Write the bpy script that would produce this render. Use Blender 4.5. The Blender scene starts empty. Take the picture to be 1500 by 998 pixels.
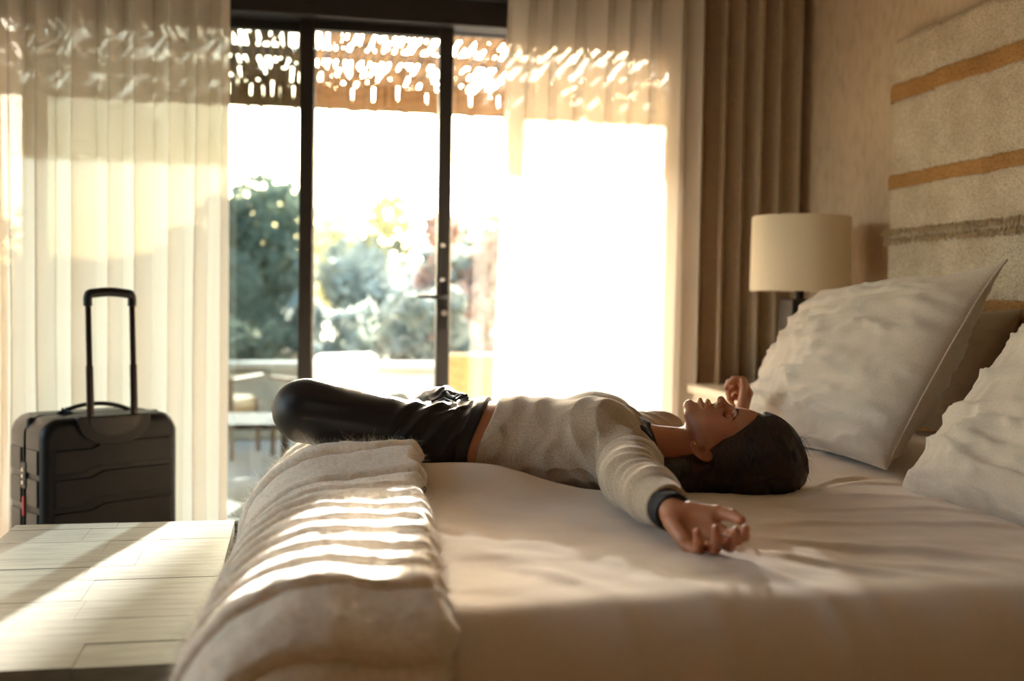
import bpy, bmesh, math, random
import numpy as np
from mathutils import Vector, Matrix

# ------------------------------------------------------------------ camera, sky, sun, exposure
SC = bpy.context.scene
COL = SC.collection
FPX = 1600.0                                   # focal length in pixels of a 1500 px wide frame
PSI, TH, RHO = math.radians(11.5), 62 / FPX, 0.016
cf = Vector((math.sin(PSI) * math.cos(TH), math.cos(PSI) * math.cos(TH), -math.sin(TH)))
r0 = Vector((math.cos(PSI), -math.sin(PSI), 0)); u0 = r0.cross(cf)
cr = r0 * math.cos(RHO) + u0 * math.sin(RHO); cu = u0 * math.cos(RHO) - r0 * math.sin(RHO)
cam_data = bpy.data.cameras.new('camera')
cam = bpy.data.objects.new('camera', cam_data); COL.objects.link(cam)
cam_data.sensor_width = 36.0; cam_data.lens = 36.0 * FPX / 1500
m = Matrix(((cr.x, cu.x, -cf.x, 0), (cr.y, cu.y, -cf.y, 0), (cr.z, cu.z, -cf.z, 1.03), (0, 0, 0, 1)))
cam.matrix_world = m
cam_data.clip_start = 0.05; cam_data.clip_end = 400
cam_data.dof.use_dof = True; cam_data.dof.focus_distance = 2.45; cam_data.dof.aperture_fstop = 1.9
SC.camera = cam

SUN_AZ, SUN_EL = math.radians(13.5), math.radians(14.5)
w = bpy.data.worlds.new('sky'); SC.world = w; w.use_nodes = True
nt = w.node_tree; nt.nodes.clear()
sky = nt.nodes.new('ShaderNodeTexSky'); sky.sky_type = 'NISHITA'; sky.sun_disc = False
sky.sun_elevation = SUN_EL; sky.sun_rotation = SUN_AZ; sky.air_density = 1.0; sky.dust_density = 2.5; sky.ozone_density = 1.0
bg = nt.nodes.new('ShaderNodeBackground'); bg.inputs[1].default_value = 1.35
wo = nt.nodes.new('ShaderNodeOutputWorld')
wb = nt.nodes.new('ShaderNodeMixRGB'); wb.blend_type = 'MULTIPLY'; wb.inputs[0].default_value = 1.0; wb.inputs[2].default_value = (1.07, 1.0, 0.93, 1)
nt.links.new(sky.outputs[0], wb.inputs[1]); nt.links.new(wb.outputs[0], bg.inputs[0]); nt.links.new(bg.outputs[0], wo.inputs[0])
sl = bpy.data.lights.new('sun', 'SUN'); sl.energy = 26.0; sl.color = (1.0, 0.94, 0.86); sl.angle = math.radians(0.6)
so = bpy.data.objects.new('sun', sl); COL.objects.link(so)
sd = Vector((math.sin(SUN_AZ) * math.cos(SUN_EL), math.cos(SUN_AZ) * math.cos(SUN_EL), math.sin(SUN_EL)))
so.rotation_euler = sd.to_track_quat('Z', 'Y').to_euler(); so.location = (3, 9, 5)
vs = SC.view_settings
vs.view_transform = 'Standard'; vs.look = 'None'; vs.gamma = 1.0; vs.exposure = 1.3; vs.use_curve_mapping = False
SC.cycles.use_denoising = True
SC.cycles.max_bounces = 10; SC.cycles.diffuse_bounces = 5; SC.cycles.transmission_bounces = 6; SC.cycles.transparent_max_bounces = 24
SC.cycles.sample_clamp_indirect = 8.0; SC.cycles.caustics_reflective = False; SC.cycles.caustics_refractive = False

random.seed(7); RNG = np.random.default_rng(7)

# ------------------------------------------------------------------ helpers
def lin(r, g, b):
    f = lambda c: (c / 12.92) if c <= 0.04045 else ((c + 0.055) / 1.055) ** 2.4
    return (f(r / 255), f(g / 255), f(b / 255), 1)

class NT:
    def __init__(s, name):
        s.m = bpy.data.materials.new(name); s.m.use_nodes = True
        s.t = s.m.node_tree; s.t.nodes.clear()
        s.out = s.n('ShaderNodeOutputMaterial')
    def n(s, typ, **kw):
        nd = s.t.nodes.new(typ)
        for k, v in kw.items():
            if k.startswith('_'): setattr(nd, k[1:], v)
            else: nd.inputs[k.replace('__', ' ')].default_value = v
        return nd
    def l(s, a, b): s.t.links.new(a, b)
    def coord(s, scale=(1, 1, 1), rot=(0, 0, 0)):
        tc = s.n('ShaderNodeTexCoord'); mp = s.n('ShaderNodeMapping')
        mp.inputs['Scale'].default_value = scale; mp.inputs['Rotation'].default_value = rot
        s.l(tc.outputs['Object'], mp.inputs[0]); return mp.outputs[0]
    def noise(s, vec, scale, detail=3, rough=0.5):
        nd = s.n('ShaderNodeTexNoise'); nd.inputs['Scale'].default_value = scale
        nd.inputs['Detail'].default_value = detail; nd.inputs['Roughness'].default_value = rough
        if vec is not None: s.l(vec, nd.inputs['Vector'])
        return nd.outputs['Fac']
    def ramp(s, fac, stops):
        r = s.n('ShaderNodeValToRGB'); e = r.color_ramp.elements
        while len(e) < len(stops): e.new(0.5)
        for i, (p, c) in enumerate(stops): e[i].position = p; e[i].color = c
        s.l(fac, r.inputs[0]); return r.outputs[0]
    def bump(s, h, strength, dist=0.01, prev=None):
        b = s.n('ShaderNodeBump'); b.inputs['Strength'].default_value = strength; b.inputs['Distance'].default_value = dist
        s.l(h, b.inputs['Height'])
        if prev is not None: s.l(prev, b.inputs['Normal'])
        return b.outputs[0]

def simple(name, c, rough=0.6, metal=0.0, c2=None, nscale=8, stretch=(1, 1, 1), bump=0.0, bscale=60, spec=0.5, sheen=0.0, coat=0.0):
    k = NT(name); p = k.n('ShaderNodeBsdfPrincipled')
    p.inputs['Roughness'].default_value = rough; p.inputs['Metallic'].default_value = metal
    p.inputs['Specular IOR Level'].default_value = spec
    p.inputs['Sheen Weight'].default_value = sheen; p.inputs['Coat Weight'].default_value = coat
    v = k.coord(stretch)
    f = k.noise(v, nscale, 4)
    c2 = c2 or tuple(min(1, x * 0.86) for x in c[:3]) + (1,)
    k.l(k.ramp(f, [(0.3, c2), (0.7, c)]), p.inputs['Base Color'])
    if bump: k.l(k.bump(k.noise(v, bscale, 3), bump, 0.004), p.inputs['Normal'])
    k.l(p.outputs[0], k.out.inputs[0]); return k.m

def mk(name, V, Fc, mat, parent=None, smooth=True, matidx=None, mats=None):
    me = bpy.data.meshes.new(name)
    V = np.asarray(V, np.float32)
    if isinstance(Fc, np.ndarray) and Fc.ndim == 2:
        n, kk = Fc.shape
        me.vertices.add(len(V)); me.vertices.foreach_set('co', V.ravel())
        me.loops.add(n * kk); me.loops.foreach_set('vertex_index', Fc.astype(np.int32).ravel())
        me.polygons.add(n); me.polygons.foreach_set('loop_start', np.arange(0, n * kk, kk, dtype=np.int32))
        me.update(calc_edges=True); me.validate()
    else:
        me.from_pydata(V.tolist(), [], [list(map(int, f)) for f in Fc]); me.update()
    if smooth: me.polygons.foreach_set('use_smooth', np.ones(len(me.polygons), bool))
    for mm in (mats or [mat]): me.materials.append(mm)
    if matidx is not None: me.polygons.foreach_set('material_index', np.asarray(matidx, np.int32))
    o = bpy.data.objects.new(name, me); COL.objects.link(o)
    if parent is not None: o.parent = parent
    return o

def empty(name, loc, rz=0.0):
    o = bpy.data.objects.new(name, None); COL.objects.link(o); o.location = loc; o.rotation_euler = (0, 0, rz); o.empty_display_size = 0.1
    return o
def tag(o, label, cat, group=None):
    o['label'] = label; o['category'] = cat
    if group: o['group'] = group
    return o
def struct(o): o['kind'] = 'structure'; return o
def stuff(o): o['kind'] = 'stuff'; return o

class MB:                                       # collects simple solids into one mesh
    def __init__(s): s.v = []; s.f = []
    def add(s, V, Fc):
        b = len(s.v); s.v += [tuple(map(float, p)) for p in V]; s.f += [[int(i) + b for i in f] for f in Fc]; return s
    def box(s, lo, hi):
        x0, y0, z0 = lo; x1, y1, z1 = hi
        return s.add([(x0, y0, z0), (x1, y0, z0), (x1, y1, z0), (x0, y1, z0), (x0, y0, z1), (x1, y0, z1), (x1, y1, z1), (x0, y1, z1)],
                     [(0, 3, 2, 1), (4, 5, 6, 7), (0, 1, 5, 4), (1, 2, 6, 5), (2, 3, 7, 6), (3, 0, 4, 7)])
    def tube(s, pts, rad, n=8, cap=True):
        pts = [Vector(p) for p in pts]; rad = rad if hasattr(rad, '__len__') else [rad] * len(pts)
        V = []; Fc = []
        up = None
        for i, p in enumerate(pts):
            t = (pts[min(i + 1, len(pts) - 1)] - pts[max(i - 1, 0)]).normalized()
            if up is None: up = t.orthogonal().normalized()
            up = (up - t * up.dot(t)).normalized(); bi = t.cross(up)
            for k in range(n):
                a = 2 * math.pi * k / n; V.append(p + (up * math.cos(a) + bi * math.sin(a)) * rad[i])
        for i in range(len(pts) - 1):
            for k in range(n): Fc.append((i * n + k, i * n + (k + 1) % n, (i + 1) * n + (k + 1) % n, (i + 1) * n + k))
        if cap: Fc.append(tuple(range(n - 1, -1, -1))); Fc.append(tuple((len(pts) - 1) * n + k for k in range(n)))
        return s.add(V, Fc)
    def lathe(s, prof, n=32, c=(0, 0, 0)):
        V = []; Fc = []
        for r, z in prof:
            for k in range(n):
                a = 2 * math.pi * k / n; V.append((c[0] + r * math.cos(a), c[1] + r * math.sin(a), c[2] + z))
        for i in range(len(prof) - 1):
            for k in range(n): Fc.append((i * n + k, i * n + (k + 1) % n, (i + 1) * n + (k + 1) % n, (i + 1) * n + k))
        return s.add(V, Fc)
    def prism(s, poly, y0, y1):                 # polygon in x,z extruded along y
        n = len(poly); V = [(x, y0, z) for x, z in poly] + [(x, y1, z) for x, z in poly]
        Fc = [tuple(range(n)), tuple(range(2 * n - 1, n - 1, -1))] + [(i, i + n, (i + 1) % n + n, (i + 1) % n) for i in range(n)]
        return s.add(V, Fc)
    def build(s, name, mat, parent=None, bevel=0.0, smooth=False, seg=2):
        me = bpy.data.meshes.new(name); me.from_pydata(s.v, [], s.f); me.update()
        bm = bmesh.new(); bm.from_mesh(me)
        bmesh.ops.recalc_face_normals(bm, faces=bm.faces)
        if bevel:
            es = [e for e in bm.edges if len(e.link_faces) == 2 and e.calc_face_angle(0) > 0.6]
            bmesh.ops.bevel(bm, geom=es, offset=bevel, segments=seg, profile=0.5, affect='EDGES', clamp_overlap=True)
        bm.to_mesh(me); bm.free()
        if smooth or bevel:
            me.polygons.foreach_set('use_smooth', np.ones(len(me.polygons), bool))
            me.set_sharp_from_angle(angle=math.radians(50))
        me.materials.append(mat)
        o = bpy.data.objects.new(name, me); COL.objects.link(o)
        if bevel: wn = o.modifiers.new('normals', 'WEIGHTED_NORMAL'); wn.keep_sharp = True
        if parent is not None: o.parent = parent
        return o

def grid_faces(nu, nv, closed_u=False):
    i = np.arange(nu if closed_u else nu - 1)[:, None]; j = np.arange(nv - 1)[None, :]
    i2 = (i + 1) % nu
    return np.stack([i * nv + j, i2 * nv + j, i2 * nv + j + 1, i * nv + j + 1], -1).reshape(-1, 4)

def vhash(ix, iy, iz, seed):
    h = (ix.astype(np.int64) * 374761393 + iy.astype(np.int64) * 668265263 + iz.astype(np.int64) * 2147483647 + seed * 974634777) & 0xffffffff
    h = ((h ^ (h >> 13)) * 1274126177) & 0xffffffff
    return ((h ^ (h >> 16)) & 0xffff) / 65535.0
def vnoise(P, scale=1.0, seed=0):
    P = np.asarray(P, np.float64) * scale
    I = np.floor(P).astype(np.int64); f = P - I; f = f * f * (3 - 2 * f)
    r = 0
    for dx in (0, 1):
        for dy in (0, 1):
            for dz in (0, 1):
                wgt = (f[..., 0] if dx else 1 - f[..., 0]) * (f[..., 1] if dy else 1 - f[..., 1]) * (f[..., 2] if dz else 1 - f[..., 2])
                r = r + wgt * vhash(I[..., 0] + dx, I[..., 1] + dy, I[..., 2] + dz, seed)
    return r * 2 - 1
def fbm(P, scale, seed=0, oct=3):
    r = 0; a = 1.0
    for k in range(oct): r = r + a * vnoise(P, scale * 2 ** k, seed + k); a *= 0.5
    return r
def sstep(a, b, x): t = np.clip((x - a) / (b - a), 0, 1); return t * t * (3 - 2 * t)

# ------------------------------------------------------------------ materials
M = {}
def plaster():
    k = NT('wall_plaster'); p = k.n('ShaderNodeBsdfPrincipled', Roughness=0.9)
    v = k.coord((1, 1, 0.45)); f = k.noise(v, 34, 5, 0.65); g = k.noise(v, 3, 3)
    c = k.ramp(f, [(0.25, lin(178, 158, 134)), (0.5, lin(204, 183, 157)), (0.75, lin(212, 192, 168))])
    mx = k.n('ShaderNodeMixRGB', _blend_type='MULTIPLY', Fac=0.35); k.l(c, mx.inputs[1])
    k.l(k.ramp(g, [(0.3, (0.75, 0.72, 0.68, 1)), (0.7, (1, 1, 1, 1))]), mx.inputs[2]); k.l(mx.outputs[0], p.inputs['Base Color'])
    k.l(k.bump(f, 0.5, 0.006), p.inputs['Normal']); k.l(p.outputs[0], k.out.inputs[0]); return k.m
M['plaster'] = plaster()
M['white'] = simple('ceiling_paint', lin(205, 195, 182), 0.9)
M['floor'] = simple('floor_stone', lin(176, 160, 140), 0.55, c2=lin(150, 134, 115), nscale=5, bump=0.15, bscale=25)
M['bronze'] = simple('dark_bronze', lin(27, 24, 22), 0.45, 0.2, nscale=20)
M['black'] = simple('black_metal', lin(24, 23, 23), 0.35, 0.4)
def glass(name, tint, refl):
    k = NT(name); t = k.n('ShaderNodeBsdfTransparent'); t.inputs[0].default_value = tint
    g = k.n('ShaderNodeBsdfGlossy'); g.inputs[0].default_value = (1, 1, 1, 1); g.inputs['Roughness'].default_value = 0.02
    fr = k.n('ShaderNodeFresnel', IOR=1.45); mt = k.n('ShaderNodeMath', _operation='MULTIPLY'); mt.inputs[1].default_value = refl
    k.l(fr.outputs[0], mt.inputs[0]); mx = k.n('ShaderNodeMixShader'); k.l(mt.outputs[0], mx.inputs[0])
    k.l(t.outputs[0], mx.inputs[1]); k.l(g.outputs[0], mx.inputs[2]); k.l(mx.outputs[0], k.out.inputs[0]); return k.m
M['glass'] = glass('clear_glass', (0.96, 0.975, 0.97, 1), 1.0)
M['glass_tint'] = glass('tinted_glass', (0.42, 0.47, 0.475, 1), 1.5)
def sheer(name, col, trans, opac_scale=900):
    k = NT(name); d = k.n('ShaderNodeBsdfDiffuse'); d.inputs[0].default_value = col
    tl = k.n('ShaderNodeBsdfTranslucent'); tl.inputs[0].default_value = col
    m1 = k.n('ShaderNodeMixShader', Fac=0.21); k.l(d.outputs[0], m1.inputs[1]); k.l(tl.outputs[0], m1.inputs[2])
    tr = k.n('ShaderNodeBsdfTransparent'); m2 = k.n('ShaderNodeMixShader')
    f = k.noise(k.coord((1, 1, 0.25)), 220, 2); r = k.n('ShaderNodeMapRange'); k.l(f, r.inputs[0])
    r.inputs[1].default_value = 0.3; r.inputs[2].default_value = 0.7; r.inputs[3].default_value = trans - 0.02; r.inputs[4].default_value = trans + 0.02
    k.l(r.outputs[0], m2.inputs[0]); k.l(m1.outputs[0], m2.inputs[1]); k.l(tr.outputs[0], m2.inputs[2])
    k.l(m2.outputs[0], k.out.inputs[0]); return k.m
M['sheer'] = sheer('sheer_linen', lin(218, 210, 199), 0.03)
def drape():
    k = NT('drape_linen'); p = k.n('ShaderNodeBsdfPrincipled', Roughness=0.85); p.inputs['Sheen Weight'].default_value = 0.2
    v = k.coord((1, 1, 0.3)); f = k.noise(v, 240, 3)
    k.l(k.ramp(f, [(0.3, lin(176, 157, 134)), (0.7, lin(212, 194, 170))]), p.inputs['Base Color'])
    tl = k.n('ShaderNodeBsdfTranslucent'); tl.inputs[0].default_value = lin(190, 160, 120); mx = k.n('ShaderNodeMixShader', Fac=0.2)
    k.l(p.outputs[0], mx.inputs[1]); k.l(tl.outputs[0], mx.inputs[2]); k.l(mx.outputs[0], k.out.inputs[0]); return k.m
M['drape'] = drape()
def cloth(name, c, c2, scale=350, bump=0.25, rough=0.85, sheen=0.25, stretch=(1, 1, 1), big=0.0):
    k = NT(name); p = k.n('ShaderNodeBsdfPrincipled', Roughness=rough); p.inputs['Sheen Weight'].default_value = sheen
    p.inputs['Specular IOR Level'].default_value = 0.25
    v = k.coord(stretch); f = k.noise(v, scale, 3, 0.6)
    k.l(k.ramp(f, [(0.3, c2), (0.7, c)]), p.inputs['Base Color'])
    b = k.bump(f, bump, 0.002)
    if big: b = k.bump(k.noise(v, 22, 4), big, 0.01, b)
    k.l(b, p.inputs['Normal']); k.l(p.outputs[0], k.out.inputs[0]); return k.m
M['sheet'] = cloth('bed_cotton', lin(226, 212, 198), lin(214, 198, 182), 500, 0.06, 0.8, 0.2)
M['linen'] = cloth('pillow_linen', lin(205, 192, 176), lin(184, 170, 152), 300, 0.22, 0.9, 0.3, (1, 1, 1), 0.12)
M['linen_white'] = cloth('white_linen', lin(222, 214, 206), lin(206, 197, 188), 300, 0.15)
M['linen_olive'] = cloth('olive_linen', lin(150, 132, 104), lin(128, 110, 84), 300, 0.15)
M['wool'] = cloth('throw_wool', lin(240, 231, 217), lin(216, 200, 180), 120, 0.6, 0.95, 0.5)
M['wool_back'] = cloth('throw_backing', lin(140, 114, 86), lin(104, 80, 56), 160, 0.5, 0.95, 0.3)
M['fuzz'] = cloth('wool_fibre', lin(244, 236, 224), lin(232, 220, 204), 60, 0.0, 0.8, 0.3)
M['bench'] = None
def benchmat():
    k = NT('limed_wood'); p = k.n('ShaderNodeBsdfPrincipled', Roughness=0.38); p.inputs['Specular IOR Level'].default_value = 0.6
    v = k.coord((2.2, 14, 14)); f = k.noise(v, 3.2, 6, 0.65); g = k.noise(k.coord((1, 1, 1)), 5, 3)
    c = k.ramp(f, [(0.28, lin(92, 91, 85)), (0.5, lin(122, 121, 113)), (0.72, lin(138, 136, 127))])
    mx = k.n('ShaderNodeMixRGB', _blend_type='MULTIPLY', Fac=0.4); k.l(c, mx.inputs[1])
    k.l(k.ramp(g, [(0.35, (0.7, 0.7, 0.68, 1)), (0.65, (1, 1, 1, 1))]), mx.inputs[2]); k.l(mx.outputs[0], p.inputs['Base Color'])
    k.l(k.bump(f, 0.25, 0.003), p.inputs['Normal']); k.l(p.outputs[0], k.out.inputs[0]); return k.m
M['bench'] = benchmat()
def weave(name, c, c2, su, sv, bump=0.9):
    k = NT(name); p = k.n('ShaderNodeBsdfPrincipled', Roughness=0.95)
    v = k.coord((1, su, sv), (math.radians(28), 0, 0)); vo = k.n('ShaderNodeTexVoronoi'); vo.inputs['Scale'].default_value = 1.0; k.l(v, vo.inputs['Vector'])
    vo.inputs['Randomness'].default_value = 0.75
    f = k.noise(k.coord((1, 1, 1)), 7, 4)
    mx = k.n('ShaderNodeMixRGB', _blend_type='MULTIPLY', Fac=1.0)
    k.l(k.ramp(vo.outputs['Distance'], [(0.25, c), (0.75, c2)]), mx.inputs[1])
    k.l(k.ramp(f, [(0.3, (0.82, 0.79, 0.74, 1)), (0.6, (1, 1, 1, 1))]), mx.inputs[2]); k.l(mx.outputs[0], p.inputs['Base Color'])
    mt = k.n('ShaderNodeMath', _operation='SUBTRACT'); mt.inputs[0].default_value = 1.0; k.l(vo.outputs['Distance'], mt.inputs[1])
    k.l(k.bump(mt.outputs[0], bump, 0.006), p.inputs['Normal']); k.l(p.outputs[0], k.out.inputs[0]); return k.m
M['weave'] = weave('woven_wool', lin(240, 229, 208), lin(196, 178, 150), 165, 250, 0.8)
M['weave_gold'] = weave('woven_ochre', lin(192, 148, 92), lin(156, 112, 62), 130, 200, 0.5)
M['tuft'] = cloth('tuft_wool', lin(190, 168, 134), lin(140, 116, 84), 90, 0.5)
M['cream'] = simple('cream_paint', lin(222, 208, 184), 0.45)
M['darkwood'] = simple('dark_wood', lin(52, 38, 28), 0.45, c2=lin(34, 24, 17), stretch=(2, 2, 14), nscale=6)
M['wood'] = simple('warm_wood', lin(150, 112, 74), 0.5, c2=lin(112, 80, 50), stretch=(2, 10, 10), nscale=5)
def shade():
    k = NT('shade_fabric'); d = k.n('ShaderNodeBsdfDiffuse'); tl = k.n('ShaderNodeBsdfTranslucent')
    f = k.noise(k.coord((1, 1, 1)), 300, 2); c = k.ramp(f, [(0.3, lin(236, 224, 200)), (0.7, lin(246, 236, 214))])
    k.l(c, d.inputs[0]); k.l(c, tl.inputs[0]); mx = k.n('ShaderNodeMixShader', Fac=0.35)
    k.l(d.outputs[0], mx.inputs[1]); k.l(tl.outputs[0], mx.inputs[2]); k.l(mx.outputs[0], k.out.inputs[0]); return k.m
M['shade'] = shade()
M['case'] = simple('black_shell', lin(15, 15, 15), 0.42, bump=0.12, bscale=500, nscale=30, spec=0.22)
M['case_trim'] = simple('black_rubber', lin(9, 9, 9), 0.5, spec=.3)
M['tube'] = simple('anodised_tube', lin(48, 42, 40), 0.25, 0.9)
M['red'] = simple('red_tag', lin(190, 30, 28), 0.5)
M['steel'] = simple('brushed_steel', lin(190, 184, 176), 0.3, 0.9)
M['gold'] = simple('gold', lin(225, 180, 110), 0.25, 1.0)

# ------------------------------------------------------------------ room shell
YW = 4.45; XW = 2.14; ZC = 2.62
struct(MB().box((-3.2, -1.8, -0.12), (XW + 0.12, YW + 0.1, 0.0)).build('floor', M['floor']))
struct(MB().box((-3.2, -1.8, ZC), (XW + 0.12, YW + 0.1, ZC + 0.12)).build('ceiling', M['white']))
struct(MB().box((XW, -1.8, 0), (XW + 0.12, YW + 0.1, ZC)).build('wall_right', M['plaster']))
wl_ = MB(); wl_.box((-3.32, -1.8, 0), (-3.2, 1.65, ZC)); wl_.box((-3.32, 3.9, 0), (-3.2, YW + 0.1, ZC))
wl_.box((-3.32, 1.65, 0), (-3.2, 3.9, 0.25)); wl_.box((-3.32, 1.65, 2.45), (-3.2, 3.9, ZC))
struct(wl_.build('wall_left', M['plaster']))
win = empty('fill_window', (-3.26, 2.775, 0.25)); struct(win)       # added window out of view, lets in sky light as fill
for k in range(3): MB().box((-.03, -1.125 + k * 1.1, 0), (.03, -1.075 + k * 1.1, 2.20)).build('fill_window_post', M['bronze'], win)
for z in (0, 2.15): MB().box((-.03, -1.125, z), (.03, 1.125, z + .05)).build('fill_window_rail', M['bronze'], win)
for k in range(2): MB().box((-.004, -1.075 + k * 1.1, .05), (.004, -.025 + k * 1.1, 2.15)).build('fill_window_pane', M['glass'], win)
struct(MB().box((-3.32, -1.92, 0), (XW + 0.12, -1.8, ZC)).build('wall_back', M['wood']))
wf = MB(); wf.box((1.70, YW - 0.04, 0), (XW, YW + 0.1, ZC)); wf.box((-3.2, YW - 0.04, 0), (-2.62, YW + 0.1, ZC))
wf.box((-2.62, YW - 0.04, 2.30), (1.70, YW + 0.1, ZC))
struct(wf.build('wall_front', M['plaster']))
struct(MB().box((XW - 0.015, -1.8, 0), (XW, YW - 0.04, 0.10)).build('baseboard_right', M['cream'], bevel=0.003))

# sliding glass door, header and panes
door = empty('door_1', (0, YW, 0)); struct(door)
MB().box((-2.62, -0.09, 2.115), (1.70, 0.10, 2.30)).build('header_beam', M['bronze'], door, bevel=0.006)
MB().box((-2.62, -0.11, 2.215), (1.70, -0.09, 2.235)).build('header_lip', M['bronze'], door, bevel=0.003)
MB().box((-2.62, -0.07, 0.0), (1.70, 0.10, 0.03)).build('sill', M['bronze'], door, bevel=0.004)
def leaf(x0, x1, y, glassm, st=0.055, top=2.125, rail=0.045):
    for a, b in ((x0, x0 + st), (x1 - st, x1)):
        MB().box((a, y - 0.022, 0.03), (b, y + 0.022, top)).build('stile', M['bronze'], door, bevel=0.004)
    MB().box((x0 + st, y - 0.02, top - rail), (x1 - st, y + 0.02, top)).build('top_rail', M['bronze'], door, bevel=0.004)
    MB().box((x0 + st, y - 0.02, 0.03), (x1 - st, y + 0.02, 0.12)).build('bottom_rail', M['bronze'], door, bevel=0.004)
    MB().box((x0 + st - 0.006, y - 0.004, 0.115), (x1 - st + 0.006, y + 0.004, top - rail + 0.006)).build('glass_pane', glassm, door)
leaf(-0.98, 0.094, 0.055, M['glass_tint'], 0.058)
leaf(-2.60, -0.94, 0.005, M['glass'], 0.058)
leaf(0.030, 0.640, 0.0, M['glass'], 0.056)
leaf(0.600, 1.68, 0.055, M['glass'], 0.05, 2.14, 0.03)
hx = 0.614
hp = MB().box((hx - 0.017, -0.036, 0.90), (hx + 0.017, -0.022, 1.10)).build('handle_plate', M['black'], door, bevel=0.003)
MB().tube([(hx, -0.03, 1.03), (hx, -0.075, 1.03), (hx - 0.02, -0.082, 1.03), (hx - 0.115, -0.082, 1.032)], [0.009, 0.009, 0.009, 0.007], 10).build('lever', M['black'], hp, smooth=True)
MB().tube([(hx, -0.03, 0.965), (hx, -0.046, 0.965)], 0.012, 14).build('lock_cylinder', M['steel'], hp, smooth=True)
pb = MB().box((hx - 0.038, -0.075, 1.085), (hx - 0.022, -0.055, 1.255)).build('pull_bar', M['black'], door, bevel=0.004)
for z in (1.10, 1.24):
    MB().tube([(hx - 0.03, -0.062, z), (hx - 0.008, -0.04, z), (hx - 0.002, -0.02, z)], 0.008, 10).build('pull_bracket', M['steel'], pb, smooth=True)
# ------------------------------------------------------------------ curtains
def curtain(name, mat, x0, x1, y0, amp, period, seed, ztop=2.5, zbot=0.02, lean=0.0, rows=26, gather=0.0, jitter=0.35):
    rng = np.random.default_rng(seed)
    n = int((x1 - x0) / period * 22)
    t = np.linspace(0, 1, n)
    x = x0 + (x1 - x0) * t
    # irregular pleats: phase advances unevenly
    steps = 1 + jitter * np.interp(t, np.linspace(0, 1, int((x1 - x0) / period) + 2), rng.uniform(-1, 1, int((x1 - x0) / period) + 2))
    ph = np.cumsum(steps); ph = ph / ph[-1] * (x1 - x0) / period * 2 * math.pi
    am = np.interp(t, np.linspace(0, 1, int((x1 - x0) / period) + 2), rng.uniform(0.45, 1.15, int((x1 - x0) / period) + 2))
    zs = np.linspace(zbot, ztop, rows)
    V = np.zeros((n, rows, 3))
    for j, z in enumerate(zs):
        k = (ztop - z) / (ztop - zbot)
        P = np.stack([x * 6, np.full(n, z * 1.1), np.full(n, seed * 1.0)], -1)
        wob = vnoise(P, 1.0, seed)
        yy = y0 + amp * am * (np.sin(ph + 0.5 * wob * k) + 0.22 * np.sin(2 * ph + 1.3)) + 0.02 * wob * k
        xx = x + 0.45 * amp * np.sin(2 * ph) * am * 0.6 + lean * k * (1 - t) + 0.012 * wob * k
        V[:, j] = np.stack([xx, yy, np.full(n, z)], -1)
    return mk(name, V.reshape(-1, 3), grid_faces(n, rows), mat)
c = curtain('sheer_curtain', M['sheer'], -2.75, -0.228, 4.20, 0.046, 0.105, 3)
tag(c, 'pale sheer curtain behind the black suitcase, drawn to the left', 'curtain')
c = curtain('sheer_curtain', M['sheer'], 0.825, 1.62, 4.20, 0.044, 0.10, 11, lean=-0.06)
tag(c, 'glowing white sheer curtain between door handle and tan drape', 'curtain')
c = curtain('drape', M['drape'], 1.50, 2.10, 4.29, 0.045, 0.085, 21, jitter=0.25)
md = c.modifiers.new('thick', 'SOLIDIFY'); md.thickness = 0.004
tag(c, 'heavy tan linen drape hanging in the corner beside the lamp', 'drape')
tr = MB().box((-2.75, 4.15, 2.50), (2.12, 4.19, 2.53)); tr.box((-2.75, 4.27, 2.50), (2.12, 4.31, 2.53))
tag(tr.build('curtain_track', M['bronze'], bevel=0.003), 'dark curtain track above the glass door', 'track')

# ------------------------------------------------------------------ outside
def terr(name, lo, hi, mat): return struct(MB().box(lo, hi).build(name, mat))
M['paving'] = simple('patio_stone', lin(196, 184, 166), 0.8, c2=lin(172, 160, 142), nscale=4)
M['ground'] = simple('desert_ground', lin(188, 166, 136), 0.95, c2=lin(150, 132, 104), nscale=1.2, bump=0.3, bscale=12)
M['reed'] = simple('reed_cane', lin(180, 146, 106), 0.7, c2=lin(130, 102, 70), stretch=(6, 1, 6), nscale=4)
M['beam'] = simple('pergola_beam', lin(84, 66, 50), 0.7, c2=lin(58, 44, 32), stretch=(1, 6, 6), nscale=5)
M['garden_wall'] = simple('garden_wall', lin(206, 196, 178), 0.9)
terr('patio_floor', (-9, YW + 0.1, -0.14), (12, 8.0, -0.02), M['paving'])
terr('garden_ground', (-60, 8.0, -0.3), (70, 120, -0.06), M['ground'])
gw = empty('garden_wall', (0, 8.4, -0.06)); tag(gw, 'low pale garden wall beyond the patio', 'wall')
for k in range(16):
    MB().box((-8 + k * 1.2, 0, 0), (-8 + k * 1.2 + 1.19, 0.25, 0.50 + 0.01 * (k % 3))).build('block', M['garden_wall'], gw, bevel=0.01)
    MB().box((-8 + k * 1.2, -0.03, 0.52), (-8 + k * 1.2 + 1.194, 0.28, 0.575)).build('coping', M['garden_wall'], gw, bevel=0.01)
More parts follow.
